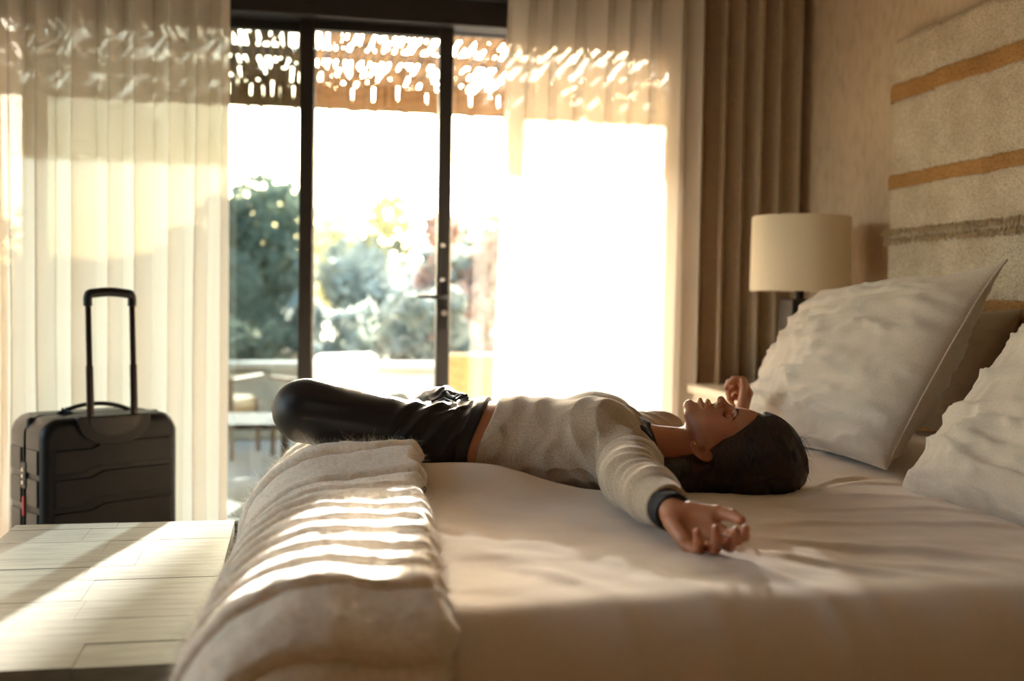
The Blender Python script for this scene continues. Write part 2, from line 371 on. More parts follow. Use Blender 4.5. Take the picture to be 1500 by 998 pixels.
# pergola with reed roof
pg = empty('pergola', (0, 5.2, 0)); tag(pg, 'wooden pergola with a gappy reed roof shading the patio', 'pergola')
MB().box((-5.0, 1.16, 2.10), (7.0, 1.26, 2.15)).build('beam', M['beam'], pg, bevel=0.008)
for k, y in enumerate((-0.5, 0.1, 0.7)): MB().box((-5.0, y, 2.28), (7.0, y + 0.05, 2.33)).build('purlin', M['beam'], pg, bevel=0.006)
for x in (-3.6, 3.2, 6.6): MB().box((x, 1.15, -0.02), (x + 0.11, 1.27, 2.10)).build('post', M['beam'], pg, bevel=0.008)
rr = random.Random(5)
reed_me = None
for k in range(290):                            # the reed blind that hangs along the outer edge
    if reed_me is None:
        o = MB().tube([(0, 0, -0.02), (0, 0.0, 0.125)], 0.0135, 6).build('edge_reed', M['reed'], pg, smooth=True); reed_me = o
    else:
        o = reed_me.copy(); COL.objects.link(o); o.parent = pg
    o.location = (-2.4 + k * 0.0235 + rr.uniform(-.003, .003), 1.13 + rr.uniform(-.008, .008), 2.115 + rr.uniform(-.025, .012)); o.rotation_euler = (rr.uniform(-.06, .06), rr.uniform(-.05, .05), 0)
mt = MB()
x = -4.9
while x < 6.9:                                  # roof canes: broken lengths with gaps between
    y = -0.40 + rr.uniform(0, .15)
    dens = 0.78 if -0.6 < x < 1.35 else 0.96
    while y < 1.1:
        L = rr.uniform(0.14, 0.60)
        if rr.random() < dens:
            z = 2.225 + rr.uniform(-.012, .018); r = rr.uniform(.0085, .0125)
            mt.tube([(x + rr.uniform(-.008, .008), y, z), (x + rr.uniform(-.02, .02), min(y + L, 1.22), z + rr.uniform(-.008, .008))], r, 5, False)
        y += L
    x += 0.0195
stuff(mt.build('reed_thatch', M['reed'], pg, smooth=True))
mt = MB()
for k in range(330):
    x = rr.uniform(-4.9, 6.8); y = rr.uniform(0.75, 1.1); L = rr.uniform(.2, .4)
    mt.tube([(x, y, 2.25 + rr.uniform(0, .02)), (x + rr.uniform(-.05, .05), min(y + L, 1.22), 2.25)], rr.uniform(.012, .022), 5, False)
stuff(mt.build('loose_reeds', M['reed'], pg, smooth=True))

# outdoor chairs
M['chair_white'] = simple('chair_canvas', lin(236, 230, 220), 0.8)
M['chair_tan'] = simple('chair_wicker', lin(200, 164, 104), 0.8, c2=lin(160, 124, 74), nscale=40)
def out_chair(x, y, rz, mat, label):
    t = empty('patio_chair', (x, y, -0.02), rz); tag(t, label, 'chair', 'chairs on the patio')
    for sx in (-.27, .27):
        for sy in (-.25, .25): MB().tube([(sx, sy, 0), (sx * .95, sy * .95, 0.42 if sy < 0 else 0.60)], 0.018, 8).build('leg', M['wood'], t, smooth=True)
        MB().box((sx - .03, -.28, .58), (sx + .03, .28, .605)).build('armrest', M['wood'], t, bevel=.008)
    MB().box((-.25, -.26, .30), (.25, .24, .44)).build('seat', mat, t, bevel=.04)
    b = MB().box((-.25, -.06, 0), (.25, .06, .40)).build('backrest', mat, t, bevel=.04); b.location = (0, .25, .40); b.rotation_euler = (-.2, 0, 0); t.scale = (.88, .88, .86)
    return t
out_chair(0.21, 7.2, math.radians(-150), M['chair_white'], 'white cushioned patio chair seen through the left half of the door')
out_chair(1.27, 7.3, math.radians(170), M['chair_tan'], 'tan wicker patio chair beside the sheer curtain edge')
out_chair(-0.50, 7.35, math.radians(160), M['chair_tan'], 'tan patio chair behind the tinted left pane')
tb = empty('patio_table', (-0.42, 5.95, -0.02)); tag(tb, 'low slatted patio table outside the tinted left pane', 'table')
for k in range(6): MB().box((-.45, -.28 + k * .095, .36), (.45, -.28 + k * .095 + .075, .39)).build('slat', M['beam'], tb, bevel=.004)
for sx in (-.4, .4):
    for sy in (-.24, .24): MB().box((sx - .02, sy - .02, 0), (sx + .02, sy + .02, .36)).build('leg', M['beam'], tb, bevel=.004)
# trees and shrubs
def leafmat(name, c, c2):
    k = NT(name); d = k.n('ShaderNodeBsdfDiffuse'); tl = k.n('ShaderNodeBsdfTranslucent')
    f = k.noise(k.coord(), 3, 3); cc = k.ramp(f, [(0.3, c2), (0.7, c)]); k.l(cc, d.inputs[0]); k.l(cc, tl.inputs[0])
    mx = k.n('ShaderNodeMixShader', Fac=0.5); k.l(d.outputs[0], mx.inputs[1]); k.l(tl.outputs[0], mx.inputs[2]); k.l(mx.outputs[0], k.out.inputs[0]); return k.m
LM = {'teal': leafmat('leaf_blue_green', lin(160, 168, 150), lin(126, 136, 120)), 'sage': leafmat('leaf_sage', lin(160, 166, 154), lin(126, 134, 124)),
      'yellow': leafmat('leaf_yellow_green', lin(204, 200, 158), lin(172, 174, 134)), 'rust': leafmat('leaf_rust', lin(190, 158, 138), lin(156, 124, 106)),
      'straw': leafmat('leaf_straw', lin(232, 216, 184), lin(206, 186, 152))}
M['bark'] = simple('tree_bark', lin(96, 80, 66), 0.9, c2=lin(66, 54, 44), stretch=(6, 6, 1), nscale=6)
def tree(name, label, x, y, h, rad, mat, n, seed, low=0.25, leaf=0.10, grp=None, column=False):
    rg = np.random.default_rng(seed)
    t = empty(name, (x, y, -0.06)); tag(t, label, 'tree' if name == 'tree' else 'shrub', grp)
    nb = 14
    cen = np.stack([rg.normal(0, rad * .5, nb), rg.normal(0, rad * .5, nb), rg.uniform(h * low, h * .86, nb)], -1)
    br = rg.uniform(.28, .5, nb) * rad
    if column: cen[:, 2] = np.linspace(h * .1, h * .9, nb); cen[:, :2] *= .5; br = rad * np.interp(np.linspace(0, 1, nb), [0, .2, .7, 1], [.8, 1, .9, .45])
    b = rg.integers(0, nb, n); dirs = rg.normal(size=(n, 3)); dirs /= np.linalg.norm(dirs, axis=1)[:, None]
    P = cen[b] + dirs * (br[b] * rg.uniform(.45, 1.05, n) ** .6)[:, None]; P[:, 2] = np.clip(P[:, 2], .05, h)
    a = rg.normal(size=(n, 3)); a /= np.linalg.norm(a, axis=1)[:, None]; c_ = np.cross(a, rg.normal(size=(n, 3))); c_ /= np.linalg.norm(c_, axis=1)[:, None]
    s = leaf * rg.uniform(.6, 1.3, n)[:, None]
    V = np.stack([P - a * s, P + c_ * s * .45, P + a * s, P - c_ * s * .45], 1).reshape(-1, 3)
    mk('crown', V, np.arange(4 * n).reshape(-1, 4), mat, t, smooth=False)
    tk = MB().tube([(0, 0, 0), (rad * .05, 0, h * .3), (0, rad * .04, h * .7)], [h * .022, h * .017, h * .006], 8)
    for q in range(6): tk.tube([(0, 0, h * .2 + q * .03 * h), tuple(cen[q] * .9)], [h * .010, h * .003], 6)
    tk.build('trunk', M['bark'], t, smooth=True)
G = 'garden shrubs beyond the patio'
tree('tree', 'blue-green tree seen through the tinted left pane', -0.75, 14.5, 2.6, 1.3, LM['teal'], 3800, 1, .12)
tree('tree', 'yellow-green tree right of the dark left stile', 0.9, 17.0, 3.0, .9, LM['yellow'], 2600, 2, .35)
tree('tree', 'tall pale sage tree in the middle of the clear pane', 2.75, 17.2, 2.5, 1.1, LM['sage'], 3600, 3, .15)
tree('tree', 'rust-brown tree right of the door handle stile', 2.50, 14.0, 2.35, .75, LM['rust'], 2800, 4, .2)
cs = empty('shade_cactus', (3.87, 19.0, -0.06)); tag(cs, 'tall ribbed cactus column added far behind the right sheer to shade the bench', 'shade_cactus')  # added unseen stem, blocks the sun to put a shade stripe on the bench
M['shade_cactus'] = simple('shade_cactus_skin', lin(150, 164, 138), 0.8, c2=lin(124, 140, 114), nscale=6)
zz_ = np.concatenate([np.linspace(0, 5.1, 24), 5.1 + .16 * np.sin(np.linspace(.15, 1.5, 8))]); aa_ = np.linspace(0, 2 * math.pi, 97)[:-1]
rr_ = np.where(zz_ <= 5.1, .15 + .012 * np.sin(zz_ * 1.7), .15 * np.sqrt(np.clip(1 - ((zz_ - 5.1) / .162) ** 2, .001, 1)))
Ag, Zg = np.meshgrid(aa_, zz_, indexing='ij'); Rg = rr_[None] * (1 + .10 * np.abs(np.sin(Ag * 8)))
mk('stem', np.stack([Rg * np.cos(Ag), Rg * np.sin(Ag), Zg], -1).reshape(-1, 3), grid_faces(96, len(zz_), True), M['shade_cactus'], cs)
tree('tree', 'broad grey-green tree low behind the clear pane', 1.55, 14.6, 2.0, 1.0, LM['sage'], 3600, 22, .1)
tree('shrub', 'small sage shrub low behind the left stile', 0.35, 10.5, 1.15, .45, LM['sage'], 1800, 5, .1, .07)
tree('shrub', 'pale sage shrub low in the clear pane', 1.35, 10.4, 1.25, .45, LM['sage'], 1800, 6, .1, .07)
tree('shrub', 'straw-coloured shrub by the door handle', 2.55, 10.6, 1.1, .40, LM['straw'], 1800, 7, .1, .07)
tree('shrub', 'rusty shrub between handle stile and curtain', 2.02, 11.3, 1.25, .45, LM['rust'], 1800, 8, .1, .07)
tree('shrub', 'dark blue-green shrub low in the tinted pane', -0.75, 10.2, 1.2, .5, LM['teal'], 1800, 9, .08, .07)
tree('tree', 'sage tree behind the left sheer curtain', -4.2, 16, 2.6, 1.5, LM['sage'], 2800, 10, .12)
tree('tree', 'blue-green tree far left behind the sheer curtain', -7.5, 15, 2.5, 1.4, LM['teal'], 2400, 11, .12)
tree('tree', 'straw-coloured tree behind the glowing right sheer', 6.0, 16, 1.9, 1.2, LM['straw'], 2400, 12, .15)
hb = RNG.uniform(0.6, 1.0, 60)
xs = np.linspace(-70, 90, 60); V = []; 
for i in range(60):
    V += [(xs[i], 95, -0.5), (xs[i], 95, 2.2 + 2.2 * hb[i] + 1.2 * math.sin(i * .31)), (xs[i], 112, -0.5)]
Fh = []
for i in range(59): Fh += [(3 * i, 3 * i + 3, 3 * i + 4, 3 * i + 1), (3 * i + 1, 3 * i + 4, 3 * i + 5, 3 * i + 2)]
M['hill'] = simple('hill_scrub', lin(150, 156, 150), 1.0, nscale=.2)
struct(mk('hills', V, Fh, M['hill']))

# ------------------------------------------------------------------ bed
ZB = 0.62; YN, YF, RB = 1.30, 3.34, 0.16
AX = math.radians(17)                            # the body lies 17 degrees off the bed's long axis
HP = np.array([0.995, 2.35, ZB]); EU = np.array([math.cos(AX), -math.sin(AX), 0.0]); EV = np.array([-math.sin(AX), -math.cos(AX), 0.0])
def to_uv(x, y):
    dx, dy = x - HP[0], y - HP[1]
    return dx * EU[0] + dy * EU[1], dx * EV[0] + dy * EV[1]
def xfoot(y): return -0.115 + 0.085 * (y - 1.36) / 1.47
def line_ridge(x, y, a, b, wd, h):
    a = np.array(a); b = np.array(b); d = b - a; L = np.hypot(*d); d = d / L
    s = (x - a[0]) * d[0] + (y - a[1]) * d[1]; n = -(x - a[0]) * d[1] + (y - a[1]) * d[0]
    n = n + 0.012 * np.sin(s * 14 + a[0] * 9)
    return h * np.exp(-(n / wd) ** 2) * sstep(-0.04, 0.12, s) * sstep(-0.04, 0.15, L - s)
def bedtop(x, y):
    u, v = to_uv(x, y)
    z = np.zeros_like(u)
    z = z - 0.034 * np.exp(-(v / 0.15) ** 2) * sstep(-1.0, -0.75, u) * (0.5 * sstep(0.25, 0.1, u) + 0.5 * sstep(-.10, -.25, u))      # body sinks in
    z = z + 0.050 * np.exp(-((v - 0.235) / 0.085) ** 2) * sstep(-0.30, -0.58, u) * sstep(-1.1, -0.85, u)
    z = z + 0.012 * np.exp(-((v - 0.24) / 0.09) ** 2) * sstep(-0.15, -0.35, u) * sstep(-0.7, -0.45, u)
    P = np.stack([x, y, np.zeros_like(x)], -1)
    z = z + 0.007 * fbm(P, 3.2, 5) + 0.0018 * fbm(P, 17, 9)
    for a, b, wd, h in (((.76, 1.70), (1.02, 1.40), .016, .009), ((.80, 1.78), (1.25, 1.50), .018, .009), ((.70, 1.62), (.80, 1.34), .016, .008),
                        ((.86, 1.90), (1.36, 1.75), .014, .007), ((1.10, 2.12), (1.40, 1.98), .012, .007), ((.98, 2.02), (1.40, 1.86), .012, .006),
                        ((.36, 1.62), (.52, 1.30), .018, .008), ((.55, 1.56), (.62, 1.30), .020, .008), ((1.15, 2.24), (1.38, 2.36), .010, .008),
                        ((1.16, 2.20), (1.40, 2.22), .010, .007), ((.92, 1.62), (1.22, 1.32), .016, .006), ((.45, 1.70), (.62, 1.45), .02, .004)):
        z = z + line_ridge(x, y, a, b, wd, h) * (0.35 + 0.65 * sstep(YN + RB, YN + RB + .15, y))
    return ZB + z
def bedmap(ex, ey, off=0.0, lift=0.0):
    ex = np.asarray(ex, float); ey = np.asarray(ey, float)
    yc = np.clip(ey, YN + RB, YF - RB); xf = xfoot(yc) + RB
    ox = np.minimum(ex - xf, 0); oy = np.where(ey < YN + RB, ey - (YN + RB), np.where(ey > YF - RB, ey - (YF - RB), 0))
    xc = np.maximum(ex, xf)
    d = np.hypot(ox, oy); sd_ = np.where(d > 1e-9, d, 1); dx, dy = ox / sd_, oy / sd_
    ang = np.minimum(d / RB, math.pi / 2); lat = RB * np.sin(ang)
    z = bedtop(xc, yc) - RB * (1 - np.cos(ang)) - np.maximum(0, d - RB * math.pi / 2)
    N = np.stack([dx * np.sin(ang), dy * np.sin(ang), np.cos(ang)], -1)
    P = np.stack([xc + dx * lat, yc + dy * lat, z], -1)
    P[..., 2] += lift
    return P + N * np.asarray(off)[..., None], N

bed = empty('bed', (1.0, 2.32, 0)); tag(bed, 'wide hotel bed under the cream cover, its mattress hidden below', 'bed')
def rel(o, root): o.location = -root.location; return o
rel(MB().box((0.06, 1.48, 0.10), (2.06, 3.18, 0.32)).build('bed_base', M['darkwood'], bed, bevel=.01), bed)
rel(MB().box((0.10, 1.50, 0.32), (2.06, 3.16, 0.54)).build('mattress', M['linen_white'], bed, bevel=.05), bed)
for x in (0.15, 1.9):
    for y in (1.55, 3.08): rel(MB().box((x, y, 0), (x + .07, y + .07, .10)).build('leg', M['darkwood'], bed), bed)
gx = np.linspace(-0.42, 2.055, 250); gy = np.concatenate([np.linspace(YN - .22, 2.9, 260), np.linspace(2.91, YF + .2, 40)])
X, Y = np.meshgrid(gx, gy, indexing='ij')
P, N = bedmap(X, Y)
Pn = np.stack([X, Y, X * 0], -1)
hang = sstep(YN + .18, YN - .05, Y)
P = P + N * (hang * 0.0015 * np.sin(X * 17 + 2.5 * fbm(Pn, 1.5, 3)))[..., None]
cov = mk('bedspread', P.reshape(-1, 3), grid_faces(len(gx), len(gy)), M['sheet'])
sm = cov.modifiers.new('thick', 'SOLIDIFY'); sm.thickness = 0.012; sm.offset = -1
tag(cov, 'smooth cream bedspread covering the bed under the lying woman', 'bedspread')

# throw: backing plus one tufted row after another
throw = empty('throw_blanket', (0.1, 2.1, ZB)); tag(throw, 'shaggy ivory tufted wool throw over the foot of the bed', 'throw')
XR = lambda y: 0.205 + 0.075 * (y - 1.35)
def wavy(y, seed): return 0.008 * np.sin(y * 23 + seed) + 0.006 * np.sin(y * 51 + seed * 2)
ty = np.linspace(1.06, 2.98, 150); tx = np.linspace(0, 1, 50)
S, T = np.meshgrid(tx, ty, indexing='ij')
xl = -0.40
EX = xl + (XR(T) - 0.006 + wavy(T, 1) - xl) * S
P, N = bedmap(EX, T, 0.017 * (0.2 + 0.8 * sstep(1.0, .94, S)))
o = mk('backing', P.reshape(-1, 3), grid_faces(*S.shape), M['wool_back'], throw); rel(o, throw)
sm = o.modifiers.new('thick', 'SOLIDIFY'); sm.thickness = 0.010; sm.offset = -1
edges = [3.00, 2.86, 2.72, 2.585, 2.455, 2.335, 2.22, 2.11, 2.005, 1.905, 1.805, 1.71, 1.615, 1.52, 1.43, 1.335, 1.20, 1.06]
fib_p, fib_n, fib_t = [], [], []
for r in range(len(edges) - 1):
    ya, yb = edges[r], edges[r + 1]
    nt_, ns_ = 22, 110
    tau = np.linspace(0, 1, nt_); s = np.linspace(0, 1, ns_)
    S, T = np.meshgrid(s, tau, indexing='ij')
    wob = vnoise(np.stack([S * 7, np.full_like(S, r * 3.7), S * 0], -1), 1.0, 3) * 0.006 + vnoise(np.stack([S * 26, np.full_like(S, r * 3.7), S * 0], -1), 1.0, 8) * 0.004
    wob2 = vnoise(np.stack([S * 7, np.full_like(S, (r + 1) * 3.7), S * 0], -1), 1.0, 3) * 0.006 + vnoise(np.stack([S * 26, np.full_like(S, (r + 1) * 3.7), S * 0], -1), 1.0, 8) * 0.004
    y0, y1 = ya + wob, yb + wob2 - 0.013
    EY = y0 + (y1 - y0) * T
    EX = xl + (XR(EY) + 0.010 * vnoise(np.stack([EY * 30, S * 0 + r, S * 0], -1), 1, 4) - xl) * S
    prof = np.where(T < 0.10, -0.010 + 0.21 * T, np.where(T < 0.86, 0.011 + 0.009 * (T - .10) / .76, 0.030 * np.sqrt(np.clip(1 - ((T - .86) / .14) ** 2, 0, 1)) - .010))
    big = 0.65 if r >= len(edges) - 3 else 1.0
    lump = 1 + 0.13 * fbm(np.stack([S * 16, T * 3, np.full_like(S, r * 1.0)], -1), 1, 12)
    edge = 0.35 + 0.65 * np.sqrt(np.clip(sstep(1.001, .955, S), 0, 1)); drp = 0.022 * (1 - np.sqrt(np.clip(sstep(1.001, .965, S), 0, 1)))
    off = 0.030 + prof * big * lump * edge
    P, N = bedmap(EX, EY, off - drp)
    P += N * (0.0012 * fbm(np.stack([EX, EY, EX * 0], -1), 75, 2))[..., None]
    o = mk('tufted_row', P.reshape(-1, 3), grid_faces(ns_, nt_), M['wool'], throw); rel(o, throw)
    k = 1500 if r < 15 else 500
    si = RNG.integers(0, ns_, k); ti = (RNG.beta(3, 1.4, k) * (nt_ - 4)).astype(int) + 1
    fib_p.append(P[si, ti]); fib_n.append(N[si, ti])
    for e_ in range(60): fib_p.append(P[-1:, RNG.integers(0, nt_)][0:1]); fib_n.append(np.array([[0.75, 0.1, 0.65]]))
fp = np.concatenate(fib_p); fn = np.concatenate(fib_n); n = len(fp)
dirn = fn * RNG.uniform(.5, 1.1, (n, 1)) + RNG.normal(0, .55, (n, 3)) + np.array([0, -.25, 0]); dirn /= np.linalg.norm(dirn, axis=1)[:, None]
crl = np.cross(dirn, RNG.normal(size=(n, 3))); crl /= np.linalg.norm(crl, axis=1)[:, None]
Lf = RNG.uniform(.006, .019, (n, 1)) * np.where(RNG.random((n, 1)) < .05, 1.9, 1)
side = np.cross(dirn, crl); wd = RNG.uniform(.00015, .0003, (n, 1))
V = []
for k in range(4):
    t = k / 3; c = fp - fn * .002 + dirn * Lf * t + crl * Lf * .9 * t * t; wk = wd * (1 - .75 * t)
    V += [c - side * wk, c + side * wk]
V = np.stack(V, 1)
base = np.arange(n)[:, None, None] * 8; q = np.array([[0, 1, 3, 2], [2, 3, 5, 4], [4, 5, 7, 6]])[None]
o = mk('fuzz', V.reshape(-1, 3), (base + q).reshape(-1, 4), M['fuzz'], throw, smooth=False); rel(o, throw); stuff(o)

# ------------------------------------------------------------------ pillows
def pillow(label, mat, w_, h_, t_, xa, ya, cen, seed, ears=(1, 1, 1, 1), wr=1.0, sag=0.0, grp='bed pillows'):
    """xa: direction of the width, ya: direction of the height; the face toward xa x ya is the front"""
    xa = Vector(xa).normalized(); ya = Vector(ya); ya = (ya - xa * ya.dot(xa)).normalized(); za = xa.cross(ya)
    nu, nv = 84, 64
    g = lambda n: np.sin(np.linspace(-1, 1, n) * math.pi / 2 * 0.94) / math.sin(math.pi / 2 * 0.94)
    S, T = np.meshgrid(g(nu), g(nv), indexing='ij')
    def side(sg):
        x = S * (1 - 0.03 * (1 - T ** 2) * np.abs(S) ** 3); y = T * (1 - 0.075 * (1 - S ** 2) * np.abs(T) ** 3)
        for (cs, ct), e in zip(((-1, 1), (1, 1), (1, -1), (-1, -1)), ears):
            k = np.clip(S * cs, 0, 1) ** 10 * np.clip(T * ct, 0, 1) ** 10
            x = x + cs * .06 * (e - 1) * k; y = y + ct * .10 * (e - 1) * k
        th = ((1 - S ** 2) * (1 - T ** 2)); th = np.clip(th, 0, 1) ** 0.46
        z = sg * t_ / 2 * th * (1 + 0.08 * fbm(np.stack([S * 1.5, T * 1.5, S * 0 + sg], -1), 1, seed))
        Pq = np.stack([S * w_ * 1.3 + T * h_ * 1.5, T * h_ * 9, S * 0 + sg * 2.0], -1)
        rid = 1 - np.abs(fbm(Pq + 0.5 * fbm(Pq, .6, seed + 5)[..., None], 1.15, seed, 3))
        Pq2 = np.stack([S * w_ * 14 + T * h_ * 4, T * h_ * 10 - S * w_ * 6, S * 0 + sg], -1)
        rid2 = 1 - np.abs(fbm(Pq2, .9, seed + 9, 2))
        z = z + sg * wr * np.clip(th * 1.25, 0, 1) ** 1.1 * (0.026 * (np.clip(rid, 0, 1) ** 4 - .3) + 0.005 * (np.clip(rid2, 0, 1) ** 5 - .3))
        y2 = y * h_ / 2 - sag * h_ * (1 - T) * 0 - sag * (S ** 2) * (T + 1) / 2 * h_ * .5
        return np.stack([x * w_ / 2, y2, z], -1)
    A, B = side(1), side(-1)
    V = np.concatenate([A.reshape(-1, 3), B.reshape(-1, 3)]); F = grid_faces(nu, nv)
    V = V @ np.array([xa, ya, za])
    o = mk('pillow', V, np.concatenate([F, F[:, ::-1] + nu * nv]), mat)
    bm = bmesh.new(); bm.from_mesh(o.data); bmesh.ops.remove_doubles(bm, verts=bm.verts, dist=1e-5); bm.to_mesh(o.data); bm.free()
    o.location = cen
    seam = []
    pts = [A[i, 0] for i in range(nu)] + [A[-1, j] for j in range(1, nv)] + [A[i, -1] for i in range(nu - 2, -1, -1)] + [A[0, j] for j in range(nv - 2, 0, -1)]
    pts = np.array(pts) @ np.array([xa, ya, za]); pts = np.vstack([pts, pts[:1]])
    MB().tube([tuple(p) for p in pts], .0035, 6, False).build('seam', mat, o, smooth=True)
    tag(o, label, 'pillow', grp); return o
pillow('large pale linen pillow standing behind the woman\'s head, its corner pointed', M['linen'], 0.95, 0.56, 0.26, (-.03, -1, .055), (.30, .0, .50), (1.540, 2.820, 0.855), 4, (1.0, 1.75, 1.0, 1.0), 1.0)
pillow('wrinkled grey-beige linen pillow nearest the camera at the right edge', M['linen'], 0.92, 0.56, 0.26, (.02, -1, -.03), (.42, .12, .50), (1.510, 1.720, 0.810), 17, (0.6, 1, 1, 1), 1.5, 0.12)
pillow('white pillow peeking out between the two large linen pillows', M['linen_white'], 0.85, 0.50, 0.22, (0, -1, 0), (.22, 0, .5), (1.860, 1.86, 0.80), 23, (1, 1, 1, 1), .7)
pillow('olive-brown cushion showing a corner beside the woven headboard', M['linen_olive'], 0.60, 0.40, 0.13, (0, -1, 0), (.16, 0, .5), (1.98, 3.06, 0.83), 31, (1, 1, 1, 1), .4)

# ------------------------------------------------------------------ headboard
hb_ = empty('headboard', (2.090, 2.37, 0)); tag(hb_, 'tall headboard upholstered in cream handwoven wool with ochre stripes', 'headboard')
HY0, HY1, HZ = -1.23, 1.215, 1.975
rh = np.random.default_rng(3)
ny, nz = 240, 200
yy = np.linspace(HY0, HY1, ny); zz = np.linspace(0.30, HZ, nz)
Yg, Zg = np.meshgrid(yy, zz, indexing='ij')
ed = np.minimum(np.minimum(Yg - HY0, HY1 - Yg), HZ - Zg); rd = .035
Xg = -0.0 + np.where(ed < rd, rd - np.sqrt(np.clip(rd ** 2 - (rd - ed) ** 2, 0, None)), 0)
Pq = np.stack([Yg, Zg, Yg * 0], -1)
Xg = Xg - 0.004 * fbm(Pq, 6, 3) - 0.0025 * vnoise(Pq, 70, 5)
def seamy(z): return 0.94 + 0.01 * np.sin(z * 9)
Xg = Xg + 0.008 * np.exp(-((Yg - seamy(Zg)) / .006) ** 2)
mk('panel', np.stack([Xg, Yg + 0.006 * vnoise(np.stack([Zg * 8, Yg * 0, Yg * 0], -1), 1, 4) * sstep(.05, .0, ed), Zg], -1).reshape(-1, 3), grid_faces(ny, nz), M['weave'], hb_)
MB().box((0.012, HY0 + .012, .05), (0.04, HY1 - .012, HZ - .012)).build('backing_board', M['wood'], hb_)
for zc_, hh in ((1.775, .030), (1.462, .024), (1.01, .036), (0.62, .03)):
    y_ = np.linspace(HY0 - .002, HY1 + .002, 160); k_ = np.linspace(-1, 1, 9)
    Yg, Kg = np.meshgrid(y_, k_, indexing='ij')
    e2 = np.minimum(Yg - HY0 + .002, HY1 + .002 - Yg); xe = np.where(e2 < rd, rd - np.sqrt(np.clip(rd ** 2 - (rd - e2) ** 2, 0, None)), 0)
    Zg = zc_ + hh * Kg + 0.004 * vnoise(np.stack([Yg * 9, Yg * 0 + zc_, Yg * 0], -1), 1, 2) + .0025 * vnoise(np.stack([Yg * 70, Kg, Yg * 0], -1), 1, 3)
    Xg = xe - 0.0105 + .004 * Kg ** 4 + 0.006 * np.exp(-((Yg - .94) / .006) ** 2)
    mk('stripe', np.stack([Xg, Yg, Zg], -1).reshape(-1, 3), grid_faces(160, 9), M['weave_gold'], hb_)
for zc_ in (1.292, 1.262):                       # two rows of loose tufts
    mt = MB()
    y = HY0 + .01
    while y < HY1:
        for q in range(3):
            a = rh.normal(0, .5); L = rh.uniform(.014, .026)
            mt.tube([(-.004, y, zc_ + rh.normal(0, .003)), (-.012, y + a * .008, zc_ - L * .5), (-.010, y + a * .016, zc_ - L)], [.0035, .0035, .001], 5)
        y += rh.uniform(.008, .017) if (int(y * 12) % 3) else rh.uniform(.012, .026)
    stuff(mt.build('tuft_fringe', M['tuft'], hb_, smooth=True))

# ------------------------------------------------------------------ nightstand and lamp
ns = empty('nightstand', (1.575, 3.83, 0)); tag(ns, 'cream nightstand in the corner under the white lamp', 'nightstand')
MB().box((0, -.28, .08), (.50, .28, .665)).build('body', M['cream'], ns, bevel=.006)
MB().box((-.02, -.30, .665), (.51, .30, .70)).build('top', M['cream'], ns, bevel=.008)
for z in (.12, .39):
    d = MB().box((-.014, -.26, z), (.0, .26, z + .25)).build('drawer', M['cream'], ns, bevel=.004)
    MB().tube([(-.014, 0, z + .125), (-.035, 0, z + .125)], [.008, .013], 14).build('knob', M['bronze'], d, smooth=True)
for x in (.02, .46):
    for y in (-.25, .20): MB().box((x, y, 0), (x + .05, y + .05, .08)).build('leg', M['cream'], ns)
lp = empty('table_lamp', (1.845, 3.75, .70)); tag(lp, 'table lamp with a white drum shade in front of the plaster wall', 'lamp')
MB().box((-.075, -.075, 0), (.075, .075, .02)).build('foot', M['darkwood'], lp, bevel=.004)
MB().box((-.055, -.055, .02), (.055, .055, .345)).build('column', M['darkwood'], lp, bevel=.006)
MB().lathe([(.016, .345), (.016, .40), (.022, .405), (.022, .45), (.0, .452)], 16).build('socket', M['bronze'], lp, smooth=True)
MB().lathe([(.001, .46), (.016, .47), (.03, .50), (.032, .53), (.022, .555), (.001, .565)], 20).build('bulb', M['white'], lp, smooth=True)
MB().lathe([(.175, .372), (.179, .372), (.181, .376), (.179, .642), (.177, .646), (.173, .646), (.173, .640), (.175, .378), (.175, .372)], 64).build('shade', M['shade'], lp, smooth=True)
sp = MB()
for a in range(3): sp.tube([(.02 * math.cos(a * 2.094), .02 * math.sin(a * 2.094), .44), (.18 * math.cos(a * 2.094), .18 * math.sin(a * 2.094), .42)], .0025, 6)
sp.build('shade_spider', M['bronze'], lp, smooth=True)

# ------------------------------------------------------------------ bench
bn = empty('bench', (-.66, 1.76, 0)); tag(bn, 'low grey limed-wood bench at the foot of the bed', 'bench')
BL, BW_, BH = 1.105, .525, .45
k = 0; y = 0.0; rb = random.Random(2)
while y < BL - .01:
    wdt = min([.118, .142, .126, .15, .11, .135][k % 6], BL - y)
    x = 0; cuts = [0, BW_ * rb.uniform(.35, .65), BW_]
    for a, b in zip(cuts[:-1], cuts[1:]):
        dz = rb.uniform(-.0006, .0006)
        MB().box((a + .0006, y + .0008, BH - .035), (b - .0006, y + wdt - .0008, BH + dz)).build('plank', M['bench'], bn)
    y += wdt; k += 1
MB().box((.012, .012, BH - .11), (BW_ - .012, BL - .012, BH - .035)).build('apron', M['darkwood'], bn, bevel=.004)
for x in (.015, BW_ - .075):
    for y in (.015, BL - .075): MB().box((x, y, 0), (x + .06, y + .06, BH - .11)).build('leg', M['darkwood'], bn, bevel=.004)

